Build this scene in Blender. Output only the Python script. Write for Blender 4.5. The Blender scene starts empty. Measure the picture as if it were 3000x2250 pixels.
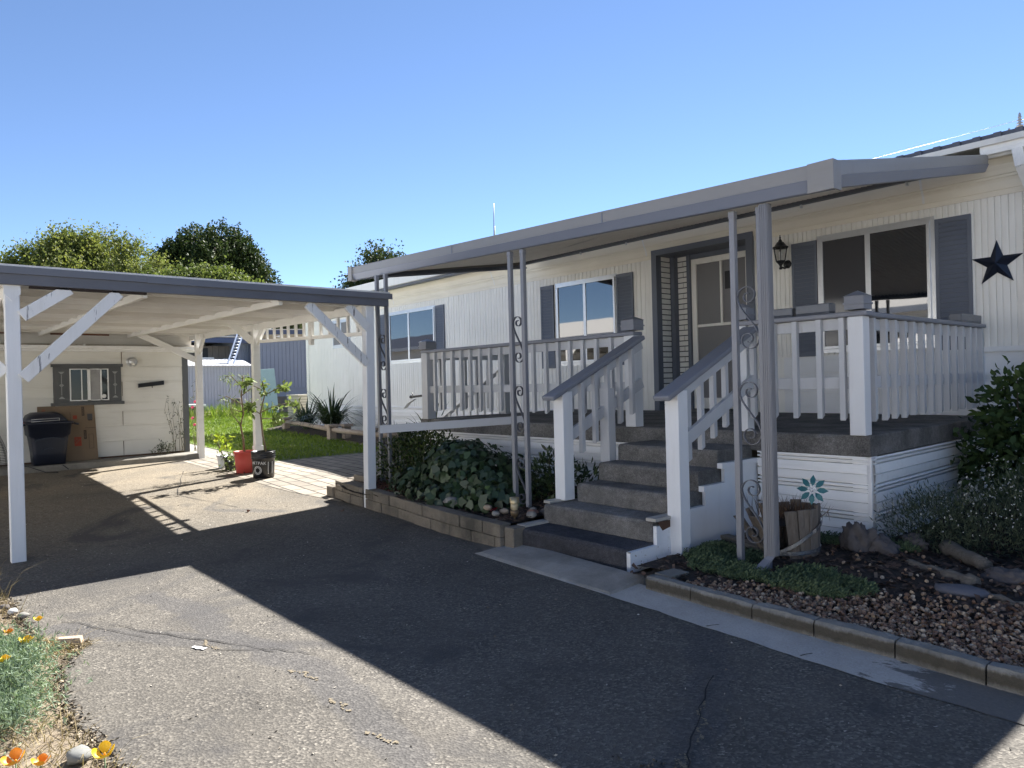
import bpy, bmesh, math, random
import numpy as np
from mathutils import Vector, Matrix
R=math.radians
random.seed(7); rng=np.random.default_rng(7)
scn=bpy.context.scene; COL=scn.collection
# ------------------------------------------------------------------ terrain profile
GX=[-60,-40,-25,-18,-13,-10,-7.5,-6,60]; GZ=[.7,.6,.42,.3,.2,.15,.04,0,0]
def gh(x): return float(np.interp(x,GX,GZ))
# ------------------------------------------------------------------ mesh builder
class MB:
    def __init__(s): s.v=[];s.f=[];s.m=[];s.s=[]
    def add(s,vs,fs,mi=0,sm=False):
        b=len(s.v); s.v+= [tuple(map(float,v)) for v in vs]
        for f in fs: s.f.append([b+i for i in f]); s.m.append(mi); s.s.append(sm)
        return s
    def box(s,x0,x1,y0,y1,z0,z1,mi=0):
        vs=[(x,y,z) for z in(z0,z1) for y in(y0,y1) for x in(x0,x1)]
        return s.add(vs,[(0,2,3,1),(4,5,7,6),(0,1,5,4),(2,6,7,3),(0,4,6,2),(1,3,7,5)],mi)
    def hexa(s,p,mi=0):   # 8 corners, bottom 4 ccw then top 4
        return s.add(p,[(3,2,1,0),(4,5,6,7),(0,1,5,4),(1,2,6,5),(2,3,7,6),(3,0,4,7)],mi)
    def bar(s,p,q,w,h,up=(0,0,1),mi=0):
        p=Vector(p);q=Vector(q);d=(q-p).normalized();u=Vector(up)
        sd=d.cross(u).normalized();u=sd.cross(d)
        c=[]
        for e in(p,q):
            for a,b in((-1,-1),(1,-1),(1,1),(-1,1)): c.append(e+sd*(a*w/2)+u*(b*h/2))
        return s.add(c,[(3,2,1,0),(4,5,6,7),(0,1,5,4),(1,2,6,5),(2,3,7,6),(3,0,4,7)],mi)
    def tube(s,pts,r,n=8,mi=0,cap=True):
        pts=[Vector(p) for p in pts]; N=len(pts)
        rs=r if isinstance(r,(list,tuple)) else [r]*N
        vs=[];prev=None
        for i,p in enumerate(pts):
            t=(pts[min(i+1,N-1)]-pts[max(i-1,0)]).normalized()
            if prev is None:
                a=t.orthogonal().normalized()
            else:
                a=(prev-t*prev.dot(t)); a=a.normalized() if a.length>1e-6 else t.orthogonal().normalized()
            prev=a;b=t.cross(a)
            for k in range(n):
                an=2*math.pi*k/n; vs.append(p+(a*math.cos(an)+b*math.sin(an))*rs[i])
        fs=[(i*n+k,i*n+(k+1)%n,(i+1)*n+(k+1)%n,(i+1)*n+k) for i in range(N-1) for k in range(n)]
        if cap: fs+= [tuple(range(n-1,-1,-1)),tuple((N-1)*n+k for k in range(n))]
        return s.add(vs,fs,mi,True)
    def ribbon(s,pts,nrm,w,t,mi=0):  # flat bar bent along pts; w along nrm, t thickness
        pts=[Vector(p) for p in pts];n=Vector(nrm).normalized();N=len(pts);vs=[]
        for i,p in enumerate(pts):
            tg=(pts[min(i+1,N-1)]-pts[max(i-1,0)]).normalized();sd=tg.cross(n).normalized()
            for a,b in((-1,-1),(1,-1),(1,1),(-1,1)): vs.append(p+n*(a*w/2)+sd*(b*t/2))
        fs=[(i*4+k,i*4+(k+1)%4,i*4+4+(k+1)%4,i*4+4+k) for i in range(N-1) for k in range(4)]
        fs+=[(3,2,1,0),tuple((N-1)*4+k for k in range(4))]
        return s.add(vs,fs,mi)
    def lathe(s,prof,c=(0,0,0),n=24,mi=0,M=None):
        vs=[];c=Vector(c)
        for r,z in prof:
            for k in range(n):
                a=2*math.pi*k/n; v=Vector((r*math.cos(a),r*math.sin(a),z))
                if M: v=M@v
                vs.append(c+v)
        fs=[(i*n+k,i*n+(k+1)%n,(i+1)*n+(k+1)%n,(i+1)*n+k) for i in range(len(prof)-1) for k in range(n)]
        return s.add(vs,fs,mi,True)
    def strip(s,a,b,mi=0,sm=False):  # ruled strip between two polylines
        N=len(a); return s.add(list(a)+list(b),[(i,i+1,N+i+1,N+i) for i in range(N-1)],mi,sm)
    def prism(s,poly,d,mi=0):
        N=len(poly);d=Vector(d);p=[Vector(x) for x in poly]
        return s.add(p+[x+d for x in p],[tuple(range(N-1,-1,-1)),tuple(range(N,2*N))]+[(i,(i+1)%N,N+(i+1)%N,N+i) for i in range(N)],mi)
    def blob(s,c,r,seed=0,sub=2,amp=.25,mi=0,M=None):
        bm=bmesh.new();bmesh.ops.create_icosphere(bm,subdivisions=sub,radius=1)
        rr=random.Random(seed);o=Vector((rr.random()*50,rr.random()*50,rr.random()*50))
        from mathutils import noise
        vs=[]
        for v in bm.verts:
            k=1+amp*noise.noise(v.co*1.4+o)+amp*.6*noise.noise(v.co*3.1+o)+(amp*.45*noise.noise(v.co*7.3+o)+amp*.3*noise.noise(v.co*15+o) if sub>2 else 0)
            w=Vector((v.co.x*r[0]*k,v.co.y*r[1]*k,v.co.z*r[2]*k))
            if M: w=M@w
            vs.append(Vector(c)+w)
        fs=[[v.index for v in f.verts] for f in bm.faces];bm.free()
        return s.add(vs,fs,mi,True)
    def text(s,body,size,M,mi=0,ext=.0008):
        cu=bpy.data.curves.new('t','FONT');cu.body=body;cu.size=size;cu.align_x='CENTER';cu.align_y='CENTER';cu.extrude=ext
        o=bpy.data.objects.new('t',cu);COL.objects.link(o);bpy.context.view_layer.update()
        me=bpy.data.meshes.new_from_object(o.evaluated_get(bpy.context.evaluated_depsgraph_get()))
        s.add([M@v.co for v in me.vertices],[list(p.vertices) for p in me.polygons],mi)
        bpy.data.objects.remove(o);bpy.data.curves.remove(cu);bpy.data.meshes.remove(me);return s
def link_mesh(name,vs,fs,mats,mi=None,sm=None,parent=None,base=None):
    off=Vector((0,0,0))
    if parent is not None:
        p=parent
        while p is not None: off+=p.location; p=p.parent
    elif base is not None: off=Vector(base)
    me=bpy.data.meshes.new(name)
    me.from_pydata([(v[0]-off.x,v[1]-off.y,v[2]-off.z) for v in vs],[],fs)
    for m in (mats if isinstance(mats,(list,tuple)) else [mats]): me.materials.append(m)
    if mi is not None: me.polygons.foreach_set('material_index',mi)
    if sm is not None: me.polygons.foreach_set('use_smooth',sm)
    me.update()
    o=bpy.data.objects.new(name,me);COL.objects.link(o)
    if parent is not None: o.parent=parent
    elif base is not None: o.location=off
    return o
def part(name,mb,mats,parent=None,label=None,bevel=0,base=None):
    o=link_mesh(name,mb.v,mb.f,mats,mb.m,mb.s,parent,base)
    if label: o['label']=label
    if bevel:
        b=o.modifiers.new('Bevel','BEVEL');b.width=bevel;b.segments=2;b.limit_method='ANGLE';b.angle_limit=R(40)
    return o
def tag(o,label,cat,group=None,kind=None):
    o['label']=label;o['category']=cat
    if group:o['group']=group
    if kind:o['kind']=kind
    return o
def thing(name,loc,label,cat,group=None):
    o=bpy.data.objects.new(name,None);COL.objects.link(o);o.location=loc;o.empty_display_size=.1
    return tag(o,label,cat,group)
def struct(name,mb,mats,kind='structure'):
    o=part(name,mb,mats);o['kind']=kind;return o
# ------------------------------------------------------------------ materials
def new_mat(name):
    m=bpy.data.materials.new(name);m.use_nodes=True;nt=m.node_tree;b=nt.nodes['Principled BSDF'];return m,nt,b
def N(nt,t,**kw):
    n=nt.nodes.new(t)
    for k,v in kw.items(): setattr(n,k,v)
    return n
def lk(nt,a,b): nt.links.new(a,b)
def coords(nt,scale=(1,1,1),rot=(0,0,0)):
    tc=N(nt,'ShaderNodeTexCoord');mp=N(nt,'ShaderNodeMapping');mp.inputs['Scale'].default_value=scale;mp.inputs['Rotation'].default_value=rot
    lk(nt,tc.outputs['Object'],mp.inputs['Vector']);return mp.outputs['Vector']
def noise(nt,vec,scale,detail=4,rough=.55,dist=0):
    n=N(nt,'ShaderNodeTexNoise');n.inputs['Scale'].default_value=scale;n.inputs['Detail'].default_value=detail;n.inputs['Roughness'].default_value=rough;n.inputs['Distortion'].default_value=dist
    lk(nt,vec,n.inputs['Vector']);return n.outputs['Fac']
def ramp(nt,fac,stops,interp='LINEAR'):
    r=N(nt,'ShaderNodeValToRGB');r.color_ramp.interpolation=interp;e=r.color_ramp.elements
    while len(e)<len(stops): e.new(.5)
    for i,(p,c) in enumerate(stops):
        e[i].position=p;e[i].color=(c,c,c,1) if isinstance(c,(int,float)) else (*c,1)
    lk(nt,fac,r.inputs['Fac']);return r.outputs['Color']
def mix(nt,fac,a,b,mode='MIX'):
    m=N(nt,'ShaderNodeMix',data_type='RGBA',blend_type=mode)
    for s,v in((0,fac),(6,a),(7,b)):
        if hasattr(v,'type'): lk(nt,v,m.inputs[s])
        elif s==0: m.inputs[0].default_value=v
        else: m.inputs[s].default_value=(*v,1) if len(v)==3 else v
    return m.outputs[2]
def bump(nt,b,h,strength=.3,dist=.01):
    n=N(nt,'ShaderNodeBump');n.inputs['Strength'].default_value=strength;n.inputs['Distance'].default_value=dist
    lk(nt,h,n.inputs['Height']);lk(nt,n.outputs['Normal'],b.inputs['Normal']);return n
def sc(c,k): return tuple(min(1,x*k) for x in c)
def paint(name,c,rough=.55,wear=0,wearc=(.22,.19,.16),grain='z',rot=(0,0,0),var=.12,bmp=.15,dirt=(.35,.3,.22),dirtamt=.25,metal=0):
    m,nt,b=new_mat(name)
    g={'z':(9,9,.9),'x':(.9,9,9),'y':(9,.9,9),'n':(3,3,3)}[grain]
    v=coords(nt);vg=coords(nt,g,rot)
    n1=noise(nt,v,1.3,5,.6);n2=noise(nt,vg,4,6,.65)
    col=mix(nt,ramp(nt,n1,[(.3,0),(.7,1)]),sc(c,1-var),sc(c,1+var*.5))
    d=ramp(nt,noise(nt,coords(nt,tuple(x*.5 for x in g)),2.2,7,.7),[(.52,0),(.78,1)])
    dm=N(nt,'ShaderNodeMath',operation='MULTIPLY');dm.inputs[1].default_value=dirtamt;lk(nt,d,dm.inputs[0])
    col=mix(nt,dm.outputs[0],col,sc(dirt,.9))
    if wear>0:
        w=ramp(nt,n2,[(.74-wear*.25,0),(.77-wear*.25,1)])
        col=mix(nt,w,col,wearc)
    lk(nt,col,b.inputs['Base Color']);b.inputs['Roughness'].default_value=rough;b.inputs['Metallic'].default_value=metal
    bump(nt,b,n2,bmp,.006);return m
def plain(name,c,rough=.5,metal=0,var=.1,scale=6,bmp=0,coat=0,spec=None):
    m,nt,b=new_mat(name);v=coords(nt);n=noise(nt,v,scale,5,.6)
    lk(nt,mix(nt,n,sc(c,1-var),sc(c,1+var)),b.inputs['Base Color']);b.inputs['Roughness'].default_value=rough;b.inputs['Metallic'].default_value=metal
    if bmp: bump(nt,b,noise(nt,v,scale*12,4,.7),bmp,.004)
    if spec is not None: b.inputs['Specular IOR Level'].default_value=spec
    return m
def leafmat(name,stops,trans=.35,rough=.6,nscale=.6,nmix=.35,spec=.18):
    m,nt,b=new_mat(name)
    ge=N(nt,'ShaderNodeNewGeometry');n=noise(nt,coords(nt),nscale,3)
    f=N(nt,'ShaderNodeMix',data_type='FLOAT');f.inputs[0].default_value=nmix
    lk(nt,ge.outputs['Random Per Island'],f.inputs[2]);lk(nt,ramp(nt,n,[(.3,0),(.7,1)]),f.inputs[3])
    col=ramp(nt,f.outputs[0],stops)
    lk(nt,col,b.inputs['Base Color']);b.inputs['Roughness'].default_value=rough;b.inputs['Specular IOR Level'].default_value=spec
    if trans>0:
        t=N(nt,'ShaderNodeBsdfTranslucent');lk(nt,mix(nt,.5,col,(.9,1,.25),'MULTIPLY'),t.inputs['Color'])
        ms=N(nt,'ShaderNodeMixShader');ms.inputs[0].default_value=trans;out=nt.nodes['Material Output']
        lk(nt,b.outputs[0],ms.inputs[1]);lk(nt,t.outputs[0],ms.inputs[2]);lk(nt,ms.outputs[0],out.inputs['Surface'])
    return m
def islandmat(name,stops,rough=.8):
    m,nt,b=new_mat(name);ge=N(nt,'ShaderNodeNewGeometry')
    col=ramp(nt,ge.outputs['Random Per Island'],stops)
    col=mix(nt,.5,col,ramp(nt,noise(nt,coords(nt),60,3),[(.2,.45),(.8,1)]),'MULTIPLY')
    lk(nt,col,b.inputs['Base Color']);b.inputs['Roughness'].default_value=rough;return m
def glass_dark(name,c=(.012,.014,.018),ior=2.1,rough=.02,wav=.05):
    m,nt,b=new_mat(name);b.inputs['Base Color'].default_value=(*c,1);b.inputs['Roughness'].default_value=rough;b.inputs['IOR'].default_value=ior
    if wav: bump(nt,b,noise(nt,coords(nt),1.6,1),wav,.02)
    return m
def soil(name,a,b_,scale=20,bmp=.8):
    m,nt,b=new_mat(name);v=coords(nt)
    n=noise(nt,v,scale,8,.7);n2=noise(nt,v,1.1,4)
    c=mix(nt,ramp(nt,n,[(.35,0),(.65,1)]),a,b_);c=mix(nt,ramp(nt,n2,[(.35,.0),(.7,.5)]),c,sc(a,.6))
    lk(nt,c,b.inputs['Base Color']);b.inputs['Roughness'].default_value=.95;bump(nt,b,n,bmp,.02);return m
def concrete(name,c,stain=.5,scale=3,bmp=.4):
    m,nt,b=new_mat(name);v=coords(nt)
    n=noise(nt,v,scale,8,.65);f=noise(nt,v,90,4,.7);s=ramp(nt,noise(nt,v,1.7,6,.7),[(.42,0),(.68,1)])
    col=mix(nt,n,sc(c,.7),sc(c,1.15));sm=N(nt,'ShaderNodeMath',operation='MULTIPLY');sm.inputs[1].default_value=stain;lk(nt,s,sm.inputs[0])
    col=mix(nt,sm.outputs[0],col,(.075,.068,.055));col=mix(nt,.45,col,ramp(nt,f,[(.3,.5),(.7,1)]),'MULTIPLY')
    lk(nt,col,b.inputs['Base Color']);b.inputs['Roughness'].default_value=.9;bump(nt,b,f,bmp,.008);return m
def carpet(name,c,scale=150):
    m,nt,b=new_mat(name);v=coords(nt);n=noise(nt,v,scale,3,.7);n2=noise(nt,v,2.6,6,.65);n3=noise(nt,v,28,4,.7)
    w=N(nt,'ShaderNodeTexWave');w.wave_type='BANDS';w.bands_direction='Z';w.inputs['Scale'].default_value=30;w.inputs['Distortion'].default_value=3;w.inputs['Detail Scale'].default_value=6;lk(nt,v,w.inputs['Vector'])
    col=mix(nt,ramp(nt,n2,[(.3,0),(.7,1)]),sc(c,.6),sc(c,1.35));col=mix(nt,.8,col,ramp(nt,n,[(.35,.35),(.65,1.1)]),'MULTIPLY');col=mix(nt,.6,col,ramp(nt,n3,[(.3,.55),(.7,1.15)]),'MULTIPLY')
    lk(nt,col,b.inputs['Base Color']);b.inputs['Roughness'].default_value=1;b.inputs['Specular IOR Level'].default_value=.1
    h=mix(nt,.4,n,w.outputs['Color']);bump(nt,b,h,1,.015);return m
SEALS=[[(-5.35,1.3),(-4.75,1.45),(-4.2,1.38),(-3.75,1.5),(-3.3,1.55),(-2.75,1.5),(-2.3,1.45)],[(-5.05,.7),(-4.65,.95),(-4.2,1.3)],[(-2.35,3.4),(-1.95,2.9),(-1.6,2.2),(-1.4,1.95)],[(-9.3,3.3),(-8.3,2.6),(-7.7,3.2)]]
def asphalt():
    m,nt,b=new_mat('asphalt');v=coords(nt)
    vo=N(nt,'ShaderNodeTexVoronoi');vo.inputs['Scale'].default_value=95;lk(nt,v,vo.inputs['Vector'])
    st=ramp(nt,vo.outputs['Color'],[(.0,(.03,.0285,.027)),(.5,(.085,.08,.073)),(.8,(.17,.16,.143)),(1,(.36,.34,.3))])
    big=noise(nt,v,.55,6,.62,.4);mid=noise(nt,v,3.5,6,.65)
    col=mix(nt,ramp(nt,mid,[(.3,.1),(.7,.75)]),st,(.1,.094,.084));col=mix(nt,.8,col,ramp(nt,noise(nt,v,.9,7,.68,.8),[(.3,.68),(.7,1.2)]),'MULTIPLY')
    # sandy dust lying on the older, far end of the drive
    sx=N(nt,'ShaderNodeSeparateXYZ');lk(nt,v,sx.inputs[0])
    mr=N(nt,'ShaderNodeMapRange');mr.inputs['From Min'].default_value=-6.2;mr.inputs['From Max'].default_value=-9.5;lk(nt,sx.outputs['X'],mr.inputs['Value'])
    du=N(nt,'ShaderNodeMath',operation='MULTIPLY');lk(nt,mr.outputs[0],du.inputs[0]);lk(nt,ramp(nt,big,[(.35,.25),(.65,.85)]),du.inputs[1])
    col=mix(nt,du.outputs[0],col,mix(nt,vo.outputs['Color'],(.13,.11,.08),(.34,.295,.225)))
    # old seal-coat / oil patches
    seal=ramp(nt,noise(nt,v,.8,5,.6,1.2),[(.56,0),(.66,.75)])
    col=mix(nt,seal,col,(.055,.054,.055))
    P3=N(nt,'ShaderNodeVectorMath',operation='ADD');wn=N(nt,'ShaderNodeTexNoise');wn.inputs['Scale'].default_value=5;wn.inputs['Detail'].default_value=5;lk(nt,v,wn.inputs['Vector'])
    wv=N(nt,'ShaderNodeVectorMath',operation='MULTIPLY_ADD');wv.inputs[1].default_value=(.22,.22,0);wv.inputs[2].default_value=(-.11,-.11,0);lk(nt,wn.outputs['Color'],wv.inputs[0]);lk(nt,v,P3.inputs[0]);lk(nt,wv.outputs[0],P3.inputs[1])
    def seg(a,b_):
        A_=Vector((*a,.004));D_=Vector((b_[0]-a[0],b_[1]-a[1],0))
        pa=N(nt,'ShaderNodeVectorMath',operation='SUBTRACT');pa.inputs[1].default_value=A_;lk(nt,P3.outputs[0],pa.inputs[0])
        dt=N(nt,'ShaderNodeVectorMath',operation='DOT_PRODUCT');dt.inputs[1].default_value=D_/D_.length_squared;lk(nt,pa.outputs[0],dt.inputs[0])
        cl=N(nt,'ShaderNodeClamp');lk(nt,dt.outputs['Value'],cl.inputs[0]);sc_=N(nt,'ShaderNodeVectorMath',operation='SCALE');sc_.inputs[0].default_value=D_;lk(nt,cl.outputs[0],sc_.inputs['Scale'])
        df=N(nt,'ShaderNodeVectorMath',operation='SUBTRACT');lk(nt,pa.outputs[0],df.inputs[0]);lk(nt,sc_.outputs[0],df.inputs[1]);ln=N(nt,'ShaderNodeVectorMath',operation='LENGTH');lk(nt,df.outputs[0],ln.inputs[0]);return ln.outputs['Value']
    dm=None
    for pts in SEALS:
        for a_,c_ in zip(pts[:-1],pts[1:]):
            d_=seg(a_,c_)
            if dm is None: dm=d_
            else:
                mn=N(nt,'ShaderNodeMath',operation='MINIMUM');lk(nt,dm,mn.inputs[0]);lk(nt,d_,mn.inputs[1]);dm=mn.outputs[0]
    col=mix(nt,ramp(nt,dm,[(.03,.62),(.085,.5),(.12,0)]),col,mix(nt,vo.outputs['Color'],(.04,.04,.043),(.085,.085,.09)))
    col=mix(nt,1,col,(1.03,.99,.93),'MULTIPLY')
    lk(nt,col,b.inputs['Base Color']);b.inputs['Roughness'].default_value=.88;b.inputs['Specular IOR Level'].default_value=.35
    h=mix(nt,.25,vo.outputs['Distance'],mid);bump(nt,b,h,.55,.008);return m
def pavers():
    m,nt,b=new_mat('paver');v=coords(nt)
    br=N(nt,'ShaderNodeTexBrick');br.inputs['Scale'].default_value=1;br.inputs['Brick Width'].default_value=.4;br.inputs['Row Height'].default_value=.2;br.inputs['Mortar Size'].default_value=.013;br.inputs['Mortar Smooth'].default_value=.2
    br.inputs['Color1'].default_value=(.36,.315,.25,1);br.inputs['Color2'].default_value=(.24,.21,.17,1);br.inputs['Mortar'].default_value=(.05,.042,.03,1);lk(nt,v,br.inputs['Vector'])
    n=noise(nt,v,5,6,.65);col=mix(nt,.5,br.outputs['Color'],ramp(nt,n,[(.25,.45),(.75,1)]),'MULTIPLY')
    lk(nt,col,b.inputs['Base Color']);b.inputs['Roughness'].default_value=.9
    inv=N(nt,'ShaderNodeMath',operation='SUBTRACT');inv.inputs[0].default_value=1;lk(nt,br.outputs['Fac'],inv.inputs[1]);bump(nt,b,inv.outputs[0],.7,.01);return m
def wood(name,c1,c2,grain=(1,12,12),scale=6,rough=.85):
    m,nt,b=new_mat(name);n=noise(nt,coords(nt,grain),scale,7,.7,.6)
    lk(nt,ramp(nt,n,[(.25,c1),(.75,c2)]),b.inputs['Base Color']);b.inputs['Roughness'].default_value=rough;bump(nt,b,n,.5,.01);return m
def kerbmat():
    m=concrete('mossy_kerb_concrete',(.34,.325,.29),.6,7,.9);nt=m.node_tree;b=nt.nodes['Principled BSDF'];v=coords(nt)
    old=b.inputs['Base Color'].links[0].from_socket
    s=N(nt,'ShaderNodeSeparateXYZ');lk(nt,v,s.inputs[0]);ad=N(nt,'ShaderNodeMath',operation='MULTIPLY_ADD');ad.inputs[1].default_value=.05;lk(nt,noise(nt,coords(nt,(5,5,1)),3,6,.75),ad.inputs[0]);lk(nt,s.outputs['Z'],ad.inputs[2])
    f=ramp(nt,ad.outputs[0],[(.055,.35),(.08,.95),(.118,.9),(.135,.0)])
    col=mix(nt,f,old,mix(nt,noise(nt,v,30,4,.7),(.022,.019,.013),(.085,.072,.05)));lk(nt,col,b.inputs['Base Color']);return m
def guttermat():
    m=concrete('gutter_concrete',(.47,.455,.425),.25,2.2,.5);nt=m.node_tree;b=nt.nodes['Principled BSDF'];v=coords(nt)
    old=b.inputs['Base Color'].links[0].from_socket;s=N(nt,'ShaderNodeSeparateXYZ');lk(nt,v,s.inputs[0])
    mr=N(nt,'ShaderNodeMapRange');mr.inputs['From Min'].default_value=-1.75;mr.inputs['From Max'].default_value=-1.1;mr.inputs['To Min'].default_value=-.25;mr.inputs['To Max'].default_value=.16;lk(nt,s.outputs['X'],mr.inputs['Value'])
    ad=N(nt,'ShaderNodeMath',operation='ADD');lk(nt,mr.outputs[0],ad.inputs[0]);lk(nt,noise(nt,coords(nt,(1.2,3,1)),4,8,.7,.6),ad.inputs[1])
    m2=N(nt,'ShaderNodeMapRange');m2.inputs['From Min'].default_value=-4.4;m2.inputs['From Max'].default_value=-4.75;lk(nt,s.outputs['X'],m2.inputs['Value'])
    mx=N(nt,'ShaderNodeMath',operation='MAXIMUM');lk(nt,ramp(nt,ad.outputs[0],[(.5,0),(.56,.88)]),mx.inputs[0]);lk(nt,m2.outputs[0],mx.inputs[1])
    lk(nt,mix(nt,mx.outputs[0],old,mix(nt,noise(nt,v,60,4,.7),(.04,.038,.036),(.13,.12,.105))),b.inputs['Base Color']);return m
M={}
M['siding']=paint('cream_siding',(.82,.805,.755),.5,grain='z',var=.06,bmp=.05,dirtamt=.22,dirt=(.45,.4,.3))
M['frieze']=paint('cream_frieze',(.8,.75,.64),.5,grain='x',var=.07,bmp=.05,dirtamt=.25,dirt=(.45,.38,.27))
M['skirt']=paint('white_skirting',(.85,.85,.84),.45,grain='x',var=.05,bmp=.05,dirtamt=.3,dirt=(.4,.36,.29))
M['lap']=paint('lap_siding',(.78,.78,.77),.6,grain='x',var=.07,bmp=.15,dirtamt=.2)
M['trimgrey']=paint('slate_trim',(.115,.132,.168),.5,grain='z',var=.12,bmp=.08,dirtamt=.1,dirt=(.2,.2,.2))
M['cap']=paint('rail_cap_grey',(.2,.21,.24),.5,wear=.12,wearc=(.3,.29,.27),grain='x',var=.12,bmp=.2,dirtamt=.2)
M['rail']=paint('rail_paint',(.5,.51,.525),.5,wear=.06,wearc=(.3,.27,.22),grain='z',var=.08,bmp=.25,dirtamt=.15,dirt=(.3,.27,.22))
M['postw']=paint('white_post_paint',(.7,.71,.72),.5,wear=.16,wearc=(.3,.25,.2),grain='z',var=.08,bmp=.35,dirtamt=.15)
M['cpwhite']=paint('carport_white',(.84,.83,.8),.6,wear=.13,wearc=(.25,.2,.15),grain='y',var=.08,bmp=.3,dirtamt=.25)
M['cpx']=paint('carport_beam_white',(.84,.825,.785),.6,wear=.13,wearc=(.25,.2,.15),grain='x',var=.08,bmp=.3,dirtamt=.25)
M['brace']=paint('worn_brace_white',(.72,.72,.71),.6,wear=.5,wearc=(.24,.24,.25),grain='z',rot=(R(45),0,0),var=.08,bmp=.4,dirtamt=.2)
M['brace2']=paint('worn_brace_white_b',(.72,.72,.71),.6,wear=.6,wearc=(.2,.19,.19),grain='z',rot=(R(-45),0,0),var=.08,bmp=.4,dirtamt=.2)
M['fascia']=paint('grey_fascia',(.115,.12,.14),.55,wear=.2,wearc=(.055,.055,.06),grain='y',var=.15,bmp=.3,dirtamt=.3,dirt=(.06,.055,.05))
M['dripedge']=paint('grey_drip_edge',(.135,.14,.16),.45,grain='y',var=.1,bmp=.05,dirtamt=.15)
M['awn']=paint('awning_beige_grey',(.235,.23,.225),.4,grain='x',var=.06,bmp=.03,dirtamt=.25,dirt=(.18,.15,.11))
M['awnb']=paint('awning_grey',(.155,.178,.235),.4,grain='x',var=.05,bmp=.03,dirtamt=.12)
M['awnpan']=paint('awning_pan',(.8,.78,.73),.4,grain='y',var=.05,bmp=.03,dirtamt=.3,dirt=(.3,.25,.2))
M['pole']=plain('grey_metal_post',(.215,.22,.24),.45,.1,.1,3,.02)
M['iron']=plain('grey_iron',(.13,.135,.155),.4,.3)
M['alu']=plain('aluminium',(.62,.63,.64),.35,.85,.12,9)
M['black']=plain('black_metal',(.012,.013,.016),.35,.1)
M['glass']=glass_dark('window_glass',ior=2.6)
M['glass2']=glass_dark('window_screen',(.05,.05,.055),1.9,.12,.03)
M['screen']=plain('screen_mesh',(.18,.178,.182),.55,0,.06,4)
M['carpet']=carpet('grey_carpet',(.34,.325,.305))
M['carpet2']=carpet('dark_carpet',(.13,.13,.145))
M['conc']=concrete('concrete',(.36,.345,.315),.55)
M['kerb']=kerbmat();M['gutter']=guttermat()
M['block']=concrete('garden_block',(.24,.205,.16),1.0,6,.8)
M['slab']=concrete('shed_slab',(.3,.28,.24),.5)
M['asphalt']=asphalt();M['paver']=pavers()
M['dirt']=soil('dirt',(.16,.12,.08),(.36,.3,.215),24)
M['mulch']=soil('dark_mulch',(.022,.016,.012),(.07,.047,.033),28,1)
M['lawn']=soil('lawn_soil',(.07,.11,.02),(.17,.22,.045),14,.5)
M['peel']=paint('peeling_white',(.72,.73,.75),.6,wear=.5,wearc=(.3,.25,.2),grain='x',var=.06,bmp=.6,dirtamt=.25)
M['roofing']=plain('white_roofing',(.62,.6,.56),.6,0,.15,8,.3)
M['shingle']=plain('dark_roof_panel',(.06,.065,.085),.5,.2)
M['brown']=plain('rotten_brown',(.09,.045,.025),.8,0,.4,20)
M['blue']=plain('blue_tag',(.03,.2,.5),.4)
M['white']=plain('white_plastic',(.78,.78,.77),.4)
# ------------------------------------------------------------------ world, sun, camera
SUNV=Vector((-.41,.945,1.0)).normalized()      # towards the sun
elev=math.asin(SUNV.z); azi=math.atan2(SUNV.x,SUNV.y)
w=bpy.data.worlds.new("World");scn.world=w;w.use_nodes=True
nt=w.node_tree;bg=nt.nodes['Background']
sky=nt.nodes.new('ShaderNodeTexSky');sky.sky_type='NISHITA';sky.sun_disc=False
sky.sun_elevation=elev;sky.sun_rotation=azi;sky.altitude=0;sky.air_density=.6;sky.dust_density=0;sky.ozone_density=3.0
nt.links.new(sky.outputs[0],bg.inputs[0]);bg.inputs[1].default_value=.066
sl=bpy.data.lights.new('sun','SUN');sl.energy=5.0;sl.angle=R(.53);sl.color=(1,.965,.915)
so=bpy.data.objects.new('sun',sl);COL.objects.link(so);so.rotation_euler=(-SUNV).to_track_quat('-Z','Y').to_euler();so.location=(0,10,30)
cd=bpy.data.cameras.new('camera');cam=bpy.data.objects.new('camera',cd);COL.objects.link(cam);scn.camera=cam
YAW,PIT,ROL=.857387,-.001681,-.025289
fw=Vector((-math.sin(YAW)*math.cos(PIT),math.cos(YAW)*math.cos(PIT),math.sin(PIT)));ri=Vector((math.cos(YAW),math.sin(YAW),0));up=ri.cross(fw)
r2=ri*math.cos(ROL)+up*math.sin(ROL);u2=-ri*math.sin(ROL)+up*math.cos(ROL)
mw=Matrix((( r2.x,u2.x,-fw.x,0),(r2.y,u2.y,-fw.y,0),(r2.z,u2.z,-fw.z,1.42),(0,0,0,1)))
cam.matrix_world=mw
cd.sensor_width=36;cd.lens=36*2077.27/3000;cd.clip_end=2000;cd.clip_start=.05
vs=scn.view_settings;vs.view_transform='Standard';vs.look='None';vs.exposure=1.78;vs.gamma=1
scn.cycles.max_bounces=8;scn.cycles.use_denoising=True
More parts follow.
